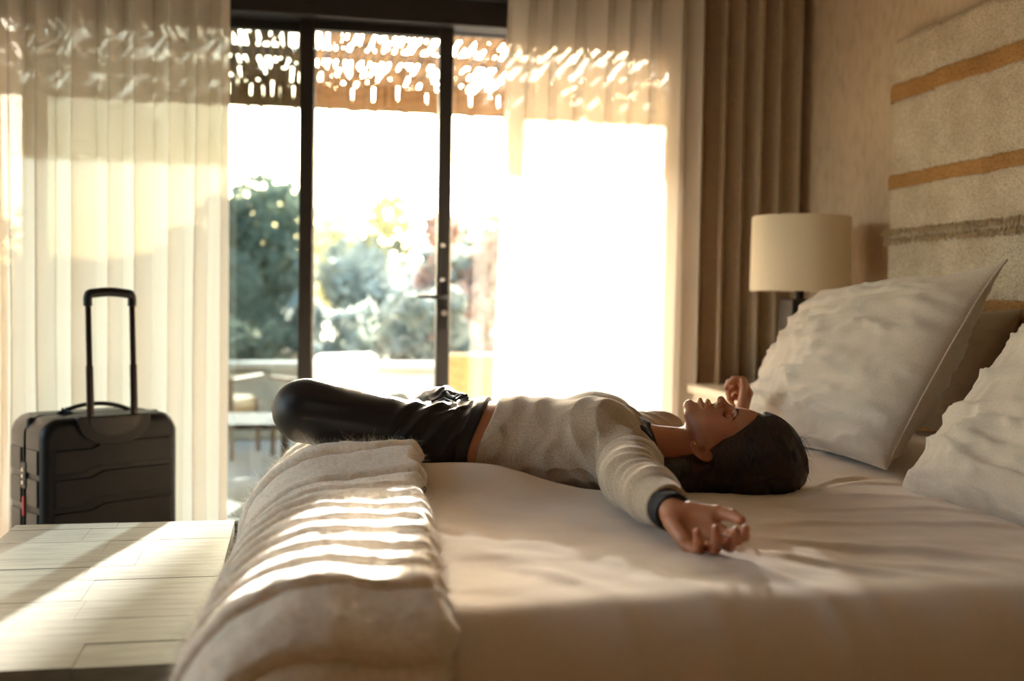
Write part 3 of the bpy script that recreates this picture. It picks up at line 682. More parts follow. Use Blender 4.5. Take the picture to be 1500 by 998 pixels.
# ------------------------------------------------------------------ suitcase
case = empty('suitcase', (-0.725, 3.475, 0), math.radians(33.4)); tag(case, 'black hard-shell suitcase with its handle pulled up, behind the bench', 'suitcase')
CW, CD, CZ0, CZ1 = .445, .27, .055, .642
def rshell(lo, hi, r, seg=4):
    return MB().box(lo, hi)
def halfshell(y0, y1, name):
    o = MB().box((0, y0, CZ0), (CW, y1, CZ1)).build(name, M['case'], case)
    bm = bmesh.new(); bm.from_mesh(o.data)
    out = y0 if abs(y0) < 1e-6 else y1
    ver = [e for e in bm.edges if abs(e.verts[0].co.x - e.verts[1].co.x) < 1e-6 and abs(e.verts[0].co.z - e.verts[1].co.z) < 1e-6]
    bmesh.ops.bevel(bm, geom=ver, offset=.06, segments=8, profile=0.5, affect='EDGES', clamp_overlap=True)
    rim = [e for e in bm.edges if abs(e.verts[0].co.y - out) < 1e-5 and abs(e.verts[1].co.y - out) < 1e-5]
    bmesh.ops.bevel(bm, geom=rim, offset=.03, segments=5, profile=0.5, affect='EDGES', clamp_overlap=True)
    bm.to_mesh(o.data); bm.free()
    o.data.polygons.foreach_set('use_smooth', np.ones(len(o.data.polygons), bool)); o.data.set_sharp_from_angle(angle=math.radians(40)); return o
halfshell(0.0, .125, 'rear_shell'); halfshell(.145, CD, 'front_shell')
zb_ = MB().box((.004, .122, CZ0 + .004), (CW - .004, .148, CZ1 - .004)).build('zip_band', M['case_trim'], case, bevel=.05, seg=6)
MB().tube([(-.003, .134, .25), (-.006, .130, .25), (-.007, .128, .205)], .004, 6).build('zip_pull', M['steel'], zb_, smooth=True)
rt = MB().box((-.010, .122, .335), (-.004, .134, .395)).build('red_tag', M['red'], zb_, bevel=.002); rt['label'] = 'small red zip tag'
lk = MB().box((-.008, .112, .42), (.002, .150, .50)).build('lock_plate', M['case_trim'], zb_, bevel=.003)
for i in range(3): MB().tube([(-.011, .131, .438 + .02 * i), (-.006, .131, .438 + .02 * i)], .006, 10).build('lock_dial', M['steel'], lk, smooth=True)
# stepped horizontal panels on both shells and round the sides
def panel(z0, z1, jog, xj, nm):
    poly = [(.035, z0), (xj, z0), (xj + .04, z0 + jog), (CW - .03, z0 + jog), (CW - .03, z1 + jog), (xj + .07, z1 + jog), (xj + .03, z1), (.035, z1)]
    MB().prism(poly, -.006, .006).build(nm, M['case'], case, bevel=.004)
    MB().prism([(x, z) for x, z in poly], CD - .006, CD + .006).build(nm, M['case'], case, bevel=.004)
    for (a, b) in ((.030, .112), (.158, CD - .030)):
        MB().box((-.005, a, z0), (.006, b, z1)).build('side_rib', M['case'], case, bevel=.004)
        MB().box((CW - .006, a, z0 + jog), (CW + .005, b, z1 + jog)).build('side_rib', M['case'], case, bevel=.004)
panel(.470, .545, .018, .12, 'shell_rib'); panel(.370, .455, .018, .12, 'shell_rib'); panel(.265, .352, .018, .12, 'shell_rib'); panel(.150, .248, .018, .12, 'shell_rib')
# recess cup for the handle
hc = []
for i in range(25):
    t = i / 24; a = math.pi * t; hc.append((.222 - .118 * math.cos(a), CZ1 - .005 - .085 * math.sin(a) ** .8))
cup = MB().prism([(.104, CZ1 + .002)] + hc + [(.34, CZ1 + .002)], -.011, .02).build('handle_cup', M['case_trim'], case, bevel=.004)
ci = []
for i in range(25):
    t = i / 24; a = math.pi * t; ci.append((.222 - .082 * math.cos(a), CZ1 - .012 - .048 * math.sin(a)))
MB().prism([(.14, CZ1 - .004)] + ci + [(.304, CZ1 - .004)], -.0135, -.010).build('cup_inset', M['black'], cup)
ha = MB()
for x in (.150, .292): ha.tube([(x, .004, .585), (x - .004, .006, .80)], .0115, 12); ha.tube([(x - .004, .006, .80), (x - .008, .008, 1.005)], .0095, 12)
tp = ha.build('telescopic_tubes', M['tube'], case, smooth=True)
gr = [(.142, .008, .985), (.141, .008, 1.006)] + [(.153 - .012 * math.cos(a), .008, 1.008 + .016 * math.sin(a)) for a in np.linspace(.3, 1.4, 5)]
gr += [(.165 + .096 * t, .008, 1.0255 + .004 * math.sin(math.pi * t)) for t in np.linspace(0, 1, 9)]
gr += [(.273 + .012 * math.sin(a), .008, 1.008 + .016 * math.cos(a)) for a in np.linspace(.17, 1.27, 5)] + [(.285, .008, 1.006), (.284, .008, .985)]
gm = MB().tube(gr, [.0135] * 4 + [.0145] * (len(gr) - 8) + [.0135] * 4, 12)
gm.build('grip', M['case_trim'], case, smooth=True)
tpk = [(.10, .135, CZ1 - .003)] + [(.10 + .24 * t, .135, CZ1 - .003 + .030 * math.sin(math.pi * t) ** .7) for t in np.linspace(.06, .94, 15)] + [(.34, .135, CZ1 - .003)]
MB().tube(tpk, .007, 8).build('carry_handle', M['case_trim'], case, smooth=True)
M['ribbon'] = simple('blue_ribbon', lin(60, 84, 100), 0.7)
rbn = MB()
for i in range(7): rbn.tube([(.115 + .004 * i, .135, CZ1 + .004 + .006 * math.sin(i)), (.112 + .012 * math.cos(i * 2), .125 - .01 * i % .03, CZ1 + .018 + .005 * math.sin(i * 3)), (.118 + .005 * i, .122, CZ1 - .0)], .003, 5)
rb_o = rbn.build('luggage_ribbon', M['ribbon'], case, smooth=True); rb_o['label'] = 'blue ribbon knotted on the carry handle'
for x in (.05, CW - .05):
    for y in (.05, CD - .05):
        wl = MB().tube([(x - .012, y, .025), (x + .012, y, .025)], .025, 18).build('wheel', M['case_trim'], case, smooth=False)
        MB().box((x - .02, y - .016, .022), (x + .02, y + .016, CZ0 + .006)).build('wheel_fork', M['black'], wl, bevel=.003)

# ------------------------------------------------------------------ the woman: distance fields meshed into surfaces
# local frame: u toward her head, v toward her left (the camera side), w up; origin on the bed under her head
def to_world(Q): return HP + Q[:, :1] * EU + Q[:, 1:2] * EV + Q[:, 2:3] * np.array([0, 0, 1.0])
A3 = lambda *p: np.array(p, np.float32)
def cap(P, a, b, ra, rb):
    a = A3(*a); b = A3(*b); d = b - a; t = np.clip(((P - a) @ d) / max(float(d @ d), 1e-9), 0, 1)
    q = P - a - t[:, None] * d
    return np.sqrt((q * q).sum(1)) - (ra + (rb - ra) * t)
def ell(P, c, r, R=None):
    q = P - A3(*c)
    if R is not None: q = q @ R
    r = A3(*r); k0 = np.sqrt(((q / r) ** 2).sum(1)); k1 = np.sqrt(((q / (r * r)) ** 2).sum(1))
    return k0 * (k0 - 1) / np.maximum(k1, 1e-6)
def smin(a, b, k):
    h = np.clip(0.5 + 0.5 * (b - a) / k, 0, 1); return b + (a - b) * h - k * h * (1 - h)
def smax(a, b, k): return -smin(-a, -b, k)
def chain(P, pts, k=0.02):
    d = None
    for (a, ra), (b, rb) in zip(pts[:-1], pts[1:]):
        e = cap(P, a, b, ra, rb); d = e if d is None else smin(d, e, k)
    return d
def loft(P, tab, grow=0.0):
    u = P[:, 0]; us, cw, aa, bb = [np.array(c) for c in zip(*tab)]
    o = np.argsort(us); c = np.interp(u, us[o], cw[o]); a = np.interp(u, us[o], aa[o]) + grow; b = np.interp(u, us[o], bb[o]) + grow
    x = P[:, 1] / a; z = (P[:, 2] - c) / b; rr = (np.abs(x) ** 2.15 + np.abs(z) ** 2.15) ** (1 / 2.15)
    d = (rr - 1) * np.minimum(a, b) * 0.9
    e = np.maximum(us.min() - u, u - us.max()) - grow
    return smax(d, e, 0.05)
def axis(lo, hi, h, fine=()):
    xs = [lo]
    while xs[-1] < hi:
        s = h
        for a, b, hf in fine:
            if a <= xs[-1] <= b: s = min(s, hf)
        xs.append(xs[-1] + s)
    return np.array(xs, np.float32)
def mesh_sdf(f, ax, B=8, slack=1.5, project=2):
    xs, ys, zs = ax; n = [len(a) for a in ax]
    nb = [(k - 1) // B + 1 for k in n]
    pad = [np.concatenate([a, a[-1] + (a[-1] - a[-2]) * np.arange(1, nb[i] * B - n[i] + 2)]).astype(np.float32) if nb[i] * B + 1 > n[i] else a for i, a in enumerate(ax)]
    pad = [p[:nb[i] * B] for i, p in enumerate(pad)]
    cs = [p.reshape(-1, B).mean(1) for p in pad]; hs = [(p.reshape(-1, B)[:, -1] - p.reshape(-1, B)[:, 0]) * .5 * (B + 1) / B for p in pad]
    C = np.stack(np.meshgrid(*cs, indexing='ij'), -1).reshape(-1, 3).astype(np.float32)
    Hd = np.sqrt(sum(g.ravel() ** 2 for g in np.meshgrid(*hs, indexing='ij')))
    dc = f(C); act = np.abs(dc) < Hd * slack + 0.004
    NX, NY, NZ = [len(p) for p in pad]
    Vv = np.repeat(np.repeat(np.repeat(np.where(dc < 0, -1, 1).astype(np.float32).reshape(nb), B, 0), B, 1), B, 2)
    idx = np.argwhere(act.reshape(nb))
    off = np.stack(np.meshgrid(*[np.arange(B)] * 3, indexing='ij'), -1).reshape(-1, 3)
    for s in range(0, len(idx), 600):
        I = (idx[s:s + 600, None, :] * B + off[None]).reshape(-1, 3)
        Pq = np.stack([pad[0][I[:, 0]], pad[1][I[:, 1]], pad[2][I[:, 2]]], -1)
        Vv[I[:, 0], I[:, 1], I[:, 2]] = f(Pq)
    ins = Vv < 0
    cnt = np.zeros((NX - 1, NY - 1, NZ - 1), np.int8)
    for a in (0, 1):
        for b in (0, 1):
            for c in (0, 1): cnt += ins[a:NX - 1 + a, b:NY - 1 + b, c:NZ - 1 + c]
    cell = np.argwhere((cnt > 0) & (cnt < 8)); ids = -np.ones(cnt.shape, np.int32); ids[tuple(cell.T)] = np.arange(len(cell))
    acc = np.zeros((len(cell), 3)); num = np.zeros(len(cell))
    X_ = [p.astype(np.float64) for p in pad]
    corners = [(a, b, c) for a in (0, 1) for b in (0, 1) for c in (0, 1)]
    for p in corners:
        for dim in range(3):
            if p[dim]: continue
            q = list(p); q[dim] = 1
            i0 = cell + np.array(p); i1 = cell + np.array(q)
            v0 = Vv[tuple(i0.T)]; v1 = Vv[tuple(i1.T)]; cr_ = (v0 < 0) != (v1 < 0)
            t = np.where(cr_, v0 / np.where(cr_, v0 - v1, 1), 0)
            for d in range(3):
                x0 = X_[d][i0[:, d]]; x1 = X_[d][i1[:, d]]; acc[:, d] += np.where(cr_, x0 + (x1 - x0) * t, 0)
            num += cr_
    V = (acc / num[:, None]).astype(np.float32)
    Fs = []
    for d in range(3):
        sl0 = [slice(1, -1)] * 3; sl0[d] = slice(0, -1); sl1 = list(sl0); sl1[d] = slice(1, None)
        a_ = ins[tuple(sl0)]; b_ = ins[tuple(sl1)]; e = np.argwhere(a_ != b_)
        fl = a_[tuple(e.T)]; base = e + 1; base[:, d] -= 1
        o1, o2 = [(1, 2), (2, 0), (0, 1)][d]
        def cid(s1, s2):
            c = base.copy(); c[:, o1] -= s1; c[:, o2] -= s2; return ids[tuple(c.T)]
        q = np.stack([cid(1, 1), cid(0, 1), cid(0, 0), cid(1, 0)], -1)
        q[~fl] = q[~fl][:, ::-1]; Fs.append(q)
    Fq = np.concatenate(Fs); Fq = Fq[(Fq >= 0).all(1)]
    e = 0.0008
    for _ in range(project):
        d0 = f(V); G = np.stack([f(V + np.eye(3, dtype=np.float32)[k] * e) - f(V - np.eye(3, dtype=np.float32)[k] * e) for k in range(3)], -1) / (2 * e)
        g2 = np.maximum((G * G).sum(1), .2); V = V - np.clip(d0 / g2, -.002, .002)[:, None] * G
    return V, Fq[:, ::-1]                        # the local frame is left-handed, so faces turn over

# --- joints (u, v, w)
SHL, ELL_, WRL = (-.225, .150, .048), (-.232, .405, .062), (-.160, .655, .044)
SHR, ELR, WRR = (-.225, -.150, .062), (-.065, -.365, .030), (.084, -.590, .064)
HIPL, KNL, ANL = (-.690, .088, .085), (-.955, .165, .152), (-.735, -.005, .062)
HIPR, KNR, ANR = (-.695, -.110, .100), (-.865, -.350, .088), (-.860, .020, .060)
TR = [(-.17, .055, .070, .046), (-.205, .060, .105, .064), (-.25, .068, .148, .080), (-.32, .068, .152, .094), (-.40, .066, .138, .100), (-.48, .066, .126, .103),
      (-.56, .064, .134, .103), (-.64, .062, .158, .094), (-.70, .060, .166, .088), (-.78, .070, .140, .080)]

def hand_frame(x, y, up):
    x = np.array(x, float); x /= np.linalg.norm(x); y = np.array(y, float); y -= x * (x @ y); y /= np.linalg.norm(y)
    z = np.cross(x, y); z *= 1 if z @ np.array(up) > 0 else -1
    return np.stack([x, y, z], 1).astype(np.float32)
HL = hand_frame((.58, .72, -.36), (.72, -.52, .42), (0, .4, 1))
HR = hand_frame((.25, -.40, .88), (.09, .94, .34), (-1, 0, .25))
def hand(P, wrist, R, curl=1.0, nails=False):
    q = (P - A3(*wrist)) @ R
    mcp = {'i': (.088, .031, .0), 'm': (.093, .010, .001), 'r': (.088, -.011, .0), 'p': (.078, -.030, -.002)}
    d = cap(q, (-.02, 0, 0), (.012, .002, 0), .0235, .021)
    for k, r in (('i', .0125), ('m', .0128), ('r', .0122), ('p', .0115)):
        m_ = mcp[k]; d = smin(d, cap(q, (.014, m_[1] * .55, 0), (m_[0] - .004, m_[1], m_[2]), .0135, r), .012)
    d = smin(d, cap(q, (.018, .020, .008), (.052, .036, .010), .0145, .0125), .014)     # ball of the thumb
    d = smin(d, cap(q, (.016, -.018, .006), (.062, -.029, .006), .0125, .0105), .012)   # heel of the hand
    d = smax(d, -ell(q, (.062, .002, .026), (.030, .020, .0135)), .012)                 # hollow of the palm
    spec = {'i': ((.040, .025, .020), (18, 30, 22), .03), 'm': ((.044, .028, .021), (22, 34, 22), .0), 'r': ((.041, .026, .021), (28, 40, 24), -.05), 'p': ((.032, .020, .018), (32, 42, 26), -.08)}
    rad = {'i': (.0106, .0095, .0088, .0070), 'm': (.0108, .0097, .0089, .0070), 'r': (.0103, .0092, .0084, .0067), 'p': (.0092, .0082, .0075, .0061)}
    fing = None; tips = {}
    for k in 'imrp':
        L, ang, sp_ = spec[k]; p = np.array(mcp[k], float); th = 0; f = None; rr_ = rad[k]
        for s in range(3):
            th += math.radians(ang[s] * curl); dv = np.array([math.cos(th), sp_ * math.cos(th), math.sin(th)]); n_ = p + dv * L[s]
            e = cap(q, p, n_, rr_[s], rr_[s + 1]); f = e if f is None else smin(f, e, .003)
            if s < 2: f = smin(f, np.sqrt(((q - n_.astype(np.float32)) ** 2).sum(1)) - rr_[s + 1] * 1.06, .003)
            p = n_
        fing = f if fing is None else np.minimum(fing, f)
    d = smin(d, fing, .007)
    t1, t2, t3, t4 = (.022, .022, .006), (.056, .048, .014), (.084, .058, .020), (.108, .056, .028)
    th_ = smin(cap(q, t1, t2, .0150, .0120), cap(q, t2, t3, .0116, .0104), .004); th_ = smin(th_, cap(q, t3, t4, .0106, .0078), .003)
    return smin(d, th_, .008)

def box_skip(P, d, lo, hi, f):
    mk_ = ((P > A3(*lo)) & (P < A3(*hi))).all(1)
    if mk_.any(): d[mk_] = f(P[mk_], d[mk_])
    return d

def head_part(P, d):
    v = P[:, 1]; Q = P.copy(); Q[:, 1] = np.abs(v)                     # symmetric: mirror onto +v
    h = ell(Q, (.040, 0, .062), (.096, .073, .093))                     # skull
    h = smin(h, ell(Q, (.012, 0, .108), (.056, .060, .056)), .03)       # brow and upper face
    h = smin(h, ell(Q, (-.040, 0, .112), (.058, .050, .056)), .025)     # middle face
    h = smin(h, cap(Q, (-.062, .050, .070), (-.092, .018, .150), .018, .017), .022)   # jaw
    h = smin(h, cap(Q, (-.050, .046, .078), (-.060, .034, .130), .022, .022), .025)   # cheek
    h = smin(h, ell(Q, (-.022, .046, .124), (.024, .018, .019)), .018)  # cheekbone
    h = smin(h, ell(Q, (-.094, 0, .1665), (.0165, .017, .0165)), .013)   # chin
    h = smin(h, ell(Q, (-.062, 0, .152), (.026, .026, .023)), .014)     # mouth mound
    h = smin(h, cap(Q, (.014, .010, .1535), (.010, .036, .141), .0085, .008), .010)    # brow ridge
    h = smax(h, -ell(Q, (-.007, .031, .1585), (.0140, .019, .0130)), .009)             # eye socket
    # nose
    h = smin(h, cap(Q, (.003, 0, .1545), (-.0235, 0, .1840), .0078, .0072), .010)
    h = smin(h, ell(Q, (-.0250, 0, .1838), (.0080, .0078, .0086)), .005)
    h = smin(h, ell(Q, (-.031, .0115, .1705), (.0095, .0068, .0082)), .005)
    h = smin(h, cap(Q, (-.034, 0, .172), (-.044, 0, .168), .0055, .006), .006)
    h = smax(h, -ell(Q, (-.0365, .0065, .1755), (.0038, .0030, .0060)), .003)          # nostrils
    # lips
    up = smin(cap(Q, (-.0535, .003, .1765), (-.0605, .023, .1640), .0064, .0032), cap(Q, (-.0550, 0, .1810), (-.0550, .008, .1790), .0056, .0052), .004)
    lo_ = cap(Q, (-.0722, 0, .1805), (-.0655, .022, .1640), .0078, .0032)
    h = smin(h, up, .004); h = smin(h, lo_, .004)
    h = smax(h, -cap(Q, (-.0640, 0, .1850), (-.0632, .023, .1690), .0026, .0016), .003)  # mouth line
    h = smax(h, -ell(Q, (-.0835, 0, .1875), (.0058, .018, .0080)), .007)               # dip under the lip
    h = smax(h, -cap(Q, (-.041, 0, .1805), (-.050, 0, .1840), .0016, .0022), .004)      # philtrum
    # closed eyelids
    eye = np.sqrt(((Q - A3(-.0075, .0310, .1390)) ** 2).sum(1)) - .0132
    h = smin(h, eye, .0022)
    h = smax(h, -cap(Q, (-.0150, .0180, .1525), (-.0165, .0390, .1485), .0009, .0008), .0015)
    h = smax(h, -cap(Q, (.0035, .0200, .1555), (.0020, .0400, .1485), .0010, .0008), .004)
    # neck
    n = smin(cap(P, (-.015, 0, .048), (-.19, 0, .062), .050, .052), cap(P, (-.07, 0, .068), (-.205, 0, .066), .046, .055), .02)
    n = smin(n, cap(Q, (-.055, .050, .045), (-.205, .014, .102), .010, .008), .020)    # neck cord
    n = smin(n, cap(Q, (-.208, .016, .118), (-.195, .120, .098), .008, .009), .018)    # collar bone
    h = smin(h, n, .020)
    h = box_skip(P, h, (-.13, .055, .02), (-.02, .13, .13), ear_part)
    h = box_skip(P * A3(1, -1, 1), h, (-.13, .055, .02), (-.02, .13, .13), ear_part_m)
    return smin(d, h, .03)
EARC = (-.072, .082, .072)
_e1 = np.array([.80, 0, -.60]); _e2 = np.array([.60, .0, .80]); _t = math.radians(24)
_e2 = _e2 * math.cos(_t) + np.array([0, -1.0, 0]) * math.sin(_t); _e3 = np.cross(_e1, _e2); _e3 *= np.sign(_e3[1])
ER = np.stack([_e1, _e2, _e3], 1).astype(np.float32)     # long axis to the top of the ear, toward the face, outward
def ear_part(P, d):
    q = (P - A3(*EARC)) @ ER
    x, y, z = q.T
    sc = np.where(x < 0, 1.10, .95); r = np.sqrt((x / (.0285 * sc)) ** 2 + (y / .0165) ** 2)
    e = ell(q, (0, 0, 0), (.0285, .0165, .0065))
    e = smin(e, ell(q, (-.024, .004, .001), (.0095, .0085, .0045)), .006)       # lobe
    ang = np.arctan2(y / .0165, x / .0285)
    ring = np.sqrt(((r - .90) * .018) ** 2 + (z - .0045) ** 2) - .0036 * np.clip(.55 + .6 * np.cos(ang) - .5 * np.sin(ang), 0, 1)
    e = smin(e, ring, .002)
    e = smax(e, -ell(q, (-.004, .002, .0070), (.0120, .0085, .0105)), .0025)     # bowl
    e = smax(e, -cap(q, (.016, .006, .0065), (.006, -.0105, .0065), .0024, .0018), .002)
    e = smin(e, ell(q, (-.006, .0135, .003), (.0055, .0035, .0050)), .003)      # flap in front
    return smin(d, e, .006)
def ear_part_m(P, d): return ear_part(P, d)

def bust(P, g=0.0):
    Q = P.copy(); Q[:, 1] = np.abs(Q[:, 1]); return ell(Q, (-.305, .072, .125), (.066 + g, .062 + g, .050 + g))
def body(P):
    d = loft(P, TR)
    d = smin(d, bust(P), .04)
    for s_, e_, w_ in ((SHL, ELL_, WRL), (SHR, ELR, WRR)):
        d = smin(d, chain(P, [(s_, .045), (e_, .038), (w_, .0245)], .02), .035)
    for h_, k_, a_ in ((HIPL, KNL, ANL), (HIPR, KNR, ANR)):
        d = smin(d, chain(P, [(h_, .066), (k_, .055)], .02), .03)
        d = np.minimum(d, cap(P, k_, a_, .050, .032))
    d = np.minimum(d, cap(P, ANL, (-.690, -.130, .045), .032, .024)); d = np.minimum(d, cap(P, ANR, (-.835, .115, .050), .032, .024))
    d = box_skip(P, d, (-.32, -.20, -.10), (.18, .20, .24), head_part)
    d = box_skip(P, d, (-.24, .58, -.03), (.08, .84, .16), lambda q, e: smin(e, hand(q, WRL, HL, 1.05), .006))
    d = box_skip(P, d, (-.04, -.80, .06), (.20, -.46, .32), lambda q, e: smin(e, hand(q, WRR, HR, 2.15), .006))
    return d

def skinmat():
    k = NT('skin'); p = k.n('ShaderNodeBsdfPrincipled', Roughness=0.46); p.inputs['Specular IOR Level'].default_value = 0.4
    at = k.n('ShaderNodeVertexColor', _layer_name='tone'); f = k.noise(k.coord(), 60, 4)
    mx = k.n('ShaderNodeMixRGB', _blend_type='MULTIPLY', Fac=.35); k.l(at.outputs[0], mx.inputs[1])
    k.l(k.ramp(f, [(.3, (.86, .80, .78, 1)), (.7, (1, 1, 1, 1))]), mx.inputs[2]); k.l(mx.outputs[0], p.inputs['Base Color'])
    p.inputs['Subsurface Weight'].default_value = 0.12; p.inputs['Subsurface Radius'].default_value = (.012, .005, .003); p.inputs['Subsurface Scale'].default_value = 0.5
    k.l(k.bump(k.noise(k.coord(), 900, 2), .06, .0005), p.inputs['Normal']); k.l(p.outputs[0], k.out.inputs[0]); return k.m
M['skin'] = skinmat()
def knit(name, c, c2):
    k = NT(name); p = k.n('ShaderNodeBsdfPrincipled', Roughness=0.92); p.inputs['Sheen Weight'].default_value = 0.35; p.inputs['Specular IOR Level'].default_value = .2
    v = k.coord(); f = k.noise(v, 420, 2, .6); g = k.noise(v, 30, 3)
    mx = k.n('ShaderNodeMixRGB', _blend_type='MULTIPLY', Fac=.3); k.l(k.ramp(f, [(.35, c2), (.65, c)]), mx.inputs[1])
    k.l(k.ramp(g, [(.3, (.8, .78, .76, 1)), (.7, (1, 1, 1, 1))]), mx.inputs[2]); k.l(mx.outputs[0], p.inputs['Base Color'])
    k.l(k.bump(f, .45, .0016), p.inputs['Normal']); k.l(p.outputs[0], k.out.inputs[0]); return k.m
M['knit'] = knit('grey_knit', lin(202, 185, 163), lin(164, 147, 127))
M['under'] = simple('navy_cotton', lin(30, 31, 38), 0.8, bump=.2, bscale=400)
M['pants'] = simple('black_satin_cotton', lin(22, 20, 20), 0.46, c2=lin(16, 15, 15), nscale=12, bump=.12, bscale=700, spec=.35)
M['hair'] = simple('dark_hair', lin(48, 33, 25), 0.38, c2=lin(26, 17, 13), nscale=30, stretch=(1, 1, 1), spec=.5)
M['strand'] = simple('sheen_strands', lin(82, 57, 42), 0.36, c2=lin(40, 27, 20), nscale=40)  # lighter brown than the hair: its sheen is put into the colour
M['brow'] = simple('brow_hair', lin(40, 26, 19), 0.6)

XU = axis(-1.06, .17, .006, [(-.13, .02, .0015), (-.24, -.13, .0026), (.02, .13, .003)])
XV = axis(-.78, .86, .006, [(-.10, .10, .0018), (.60, .86, .0022), (-.78, -.52, .003)])
XW_ = axis(-.09, .33, .0055, [(-.02, .20, .0020)])
V, Fb = mesh_sdf(body, (XU, XV, XW_))
def rot_person(o): return o
person = mk('person', to_world(V.astype(float)) - HP, Fb, M['skin']); person.location = HP
tag(person, 'woman with dark hair lying on her back across the bed, arms spread, in grey sweater and black trousers', 'person')
person['label'] = 'dark-haired woman lying on her back on the bed, arms spread, in grey sweater'
Q = V.copy(); Q[:, 1] = np.abs(Q[:, 1])
skin_c = np.array(lin(186, 128, 96)[:3]); tone = np.tile(skin_c, (len(V), 1))
def paint(mask, c, a): 
    global tone
    tone = tone * (1 - (mask * a)[:, None]) + np.array(lin(*c)[:3]) * (mask * a)[:, None]
upm = smin(cap(Q, (-.0535, .003, .1765), (-.0600, .021, .1635), .0052, .0030), cap(Q, (-.0715, 0, .1772), (-.0650, .020, .1640), .0066, .0030), .001)
paint(sstep(.0022, .0002, upm), (160, 84, 76), .85)
paint(sstep(.030, .0, ell(Q, (-.028, .050, .130), (.02, .016, .02))), (190, 112, 88), .45)
paint(sstep(.004, .0, np.sqrt(((Q - A3(-.0068, .0305, .1395)) ** 2).sum(1)) - .0128) * (V[:, 2] > .14), (160, 104, 80), .35)
paint(sstep(.72, .80, V[:, 1]), (182, 112, 92), .35)
ca = person.data.color_attributes.new('tone', 'FLOAT_COLOR', 'POINT')
ca.data.foreach_set('color', np.concatenate([tone, np.ones((len(V), 1))], 1).astype(np.float32).ravel())

def child(name, f, ax, mat, slack=1.5, proj=2):
    V, F_ = mesh_sdf(f, ax, slack=slack, project=proj)
    return mk(name, to_world(V.astype(float)) - HP, F_, mat, person)

# --- sweater with folds
def fold(x, sharp=2.0):                                           # rounded ridges with narrow valleys
    return 1 - np.abs(np.sin(x)) ** sharp
SLV = [(SHL, .066), ((-.232, .27, .058), .063), (ELL_, .057), ((-.196, .52, .052), .050), ((-.162, .640, .045), .0405)]
SRV = [(SHR, .074), ((-.15, -.25, .066), .060), (ELR, .052), ((0, -.46, .062), .044), ((.066, -.553, .066), .036)]
def sweater_raw(P, g=0.0):
    d = loft(P, TR, .011 + g)
    d = smin(d, bust(P, .010 + g), .05)
    l = chain(P, [(p, r + g) for p, r in SLV], .02); r = chain(P, [(p, r_ + g) for p, r_ in SRV], .02)
    return smin(smin(d, l, .05), r, .05), l, r
def neckline(P, sh=0.0):
    av = np.sqrt(P[:, 1] ** 2 + .0001); fr = sstep(.03, .085, P[:, 2])
    lim = (-.242 + sh + .82 * av) * fr + (-.176 + sh) * (1 - fr)
    return (P[:, 0] - np.minimum(lim, -.128 + sh) - 3 * np.maximum(0, av - .15)) * .70
def hem(P): return (-.574 + .037 * sstep(.05, .17, P[:, 2]) - P[:, 0]) * .95
def sweater(P):
    d, l, r = sweater_raw(P)
    u, v, w_ = P.T; av = np.abs(v)
    # sleeve folds: bands across the arm, swept round it
    N1 = vnoise(P, 14, 3); N2 = vnoise(P, 34, 6)
    s = (v - .15); ph = (s + .28 * (w_ - .06) + .22 * np.abs(u + .225) + .010 * N1) / .0098
    am = sstep(.08, .16, v) * sstep(.565, .50, v) * (1 - .25 * sstep(.3, .36, v) * sstep(.44, .38, v))
    d = d - am * .0056 * (fold(ph, 1.3) - .4) * (0.75 + .5 * N2)
    sr = (-v - .15); d = d - sstep(.10, .18, -v) * .004 * (fold((sr + .2 * (w_ - .06) + .01 * N1) / .016, 1.3) - .4)
    # torso: drag lines from the near armpit to the chest, and a few over the belly
    t1 = (u + .30) * .8 + (v - .1) * .55 + .55 * (w_ - .1)
    d = d - .0050 * (fold((t1 + .012 * N1) / .0175, 1.2) - .4) * sstep(.02, .10, v) * sstep(-.42, -.30, u) * sstep(-.17, -.22, u) * sstep(.22, .14, v)
    t2 = u - .42 * (w_ - .1) + .10 * v + .030 * N1
    d = d - .0085 * (fold(t2 / .024, 1.3) - .4) * sstep(-.58, -.54, u) * sstep(-.34, -.42, u) * (.5 + .7 * vnoise(P, 9, 11))
    t3 = (u + .02 * N1) * .9 + .5 * w_
    d = d - .003 * (fold(t3 / .03, 1.4) - .4) * sstep(-.46, -.38, u) * sstep(-.25, -.33, u) * (1 - sstep(.02, .10, v))
    # ribbed hem and cuff
    d = d + .004 * sstep(-.540, -.560, u - .2 * w_) * sstep(.12, .02, w_)
    d = d + .0016 * sstep(.556, .566, v)
    d = smax(d, neckline(P), .004)
    d = smax(d, hem(P), .006)
    cl = ((P - A3(-.172, .615, .050)) @ A3(.30, .95, -.07)); d = smax(d, np.where(v > .3, cl, -1), .004)
    cr2 = ((P - A3(.056, -.538, .060)) @ A3(.55, -.77, .32)); d = smax(d, np.where(v < -.3, cr2, -1), .004)
    # collar rib
    nl = neckline(P); rim = np.sqrt((nl + .009) ** 2 + (sweater_raw(P)[0] - .0005) ** 2) - .0042
    return smin(d, np.where((u > -.30) & (av < .135), rim, 1), .004)
sw = child('sweater', sweater, (axis(-.62, -.10, .0033), axis(-.56, .64, .0034), axis(-.07, .23, .0033)), M['knit'])
sw['label'] = 'grey-beige knitted sweater with a wide V neck'
def under(P):
    d = body(P) - .0045
    nl = neckline(P); av = np.abs(P[:, 1])
    d = smax(d, nl - .015 - .020 * sstep(.05, .0, av), .003); d = smax(d, -.028 - nl, .003); d = smax(d, -.31 - P[:, 0], .003); return smax(d, av - .13, .004)
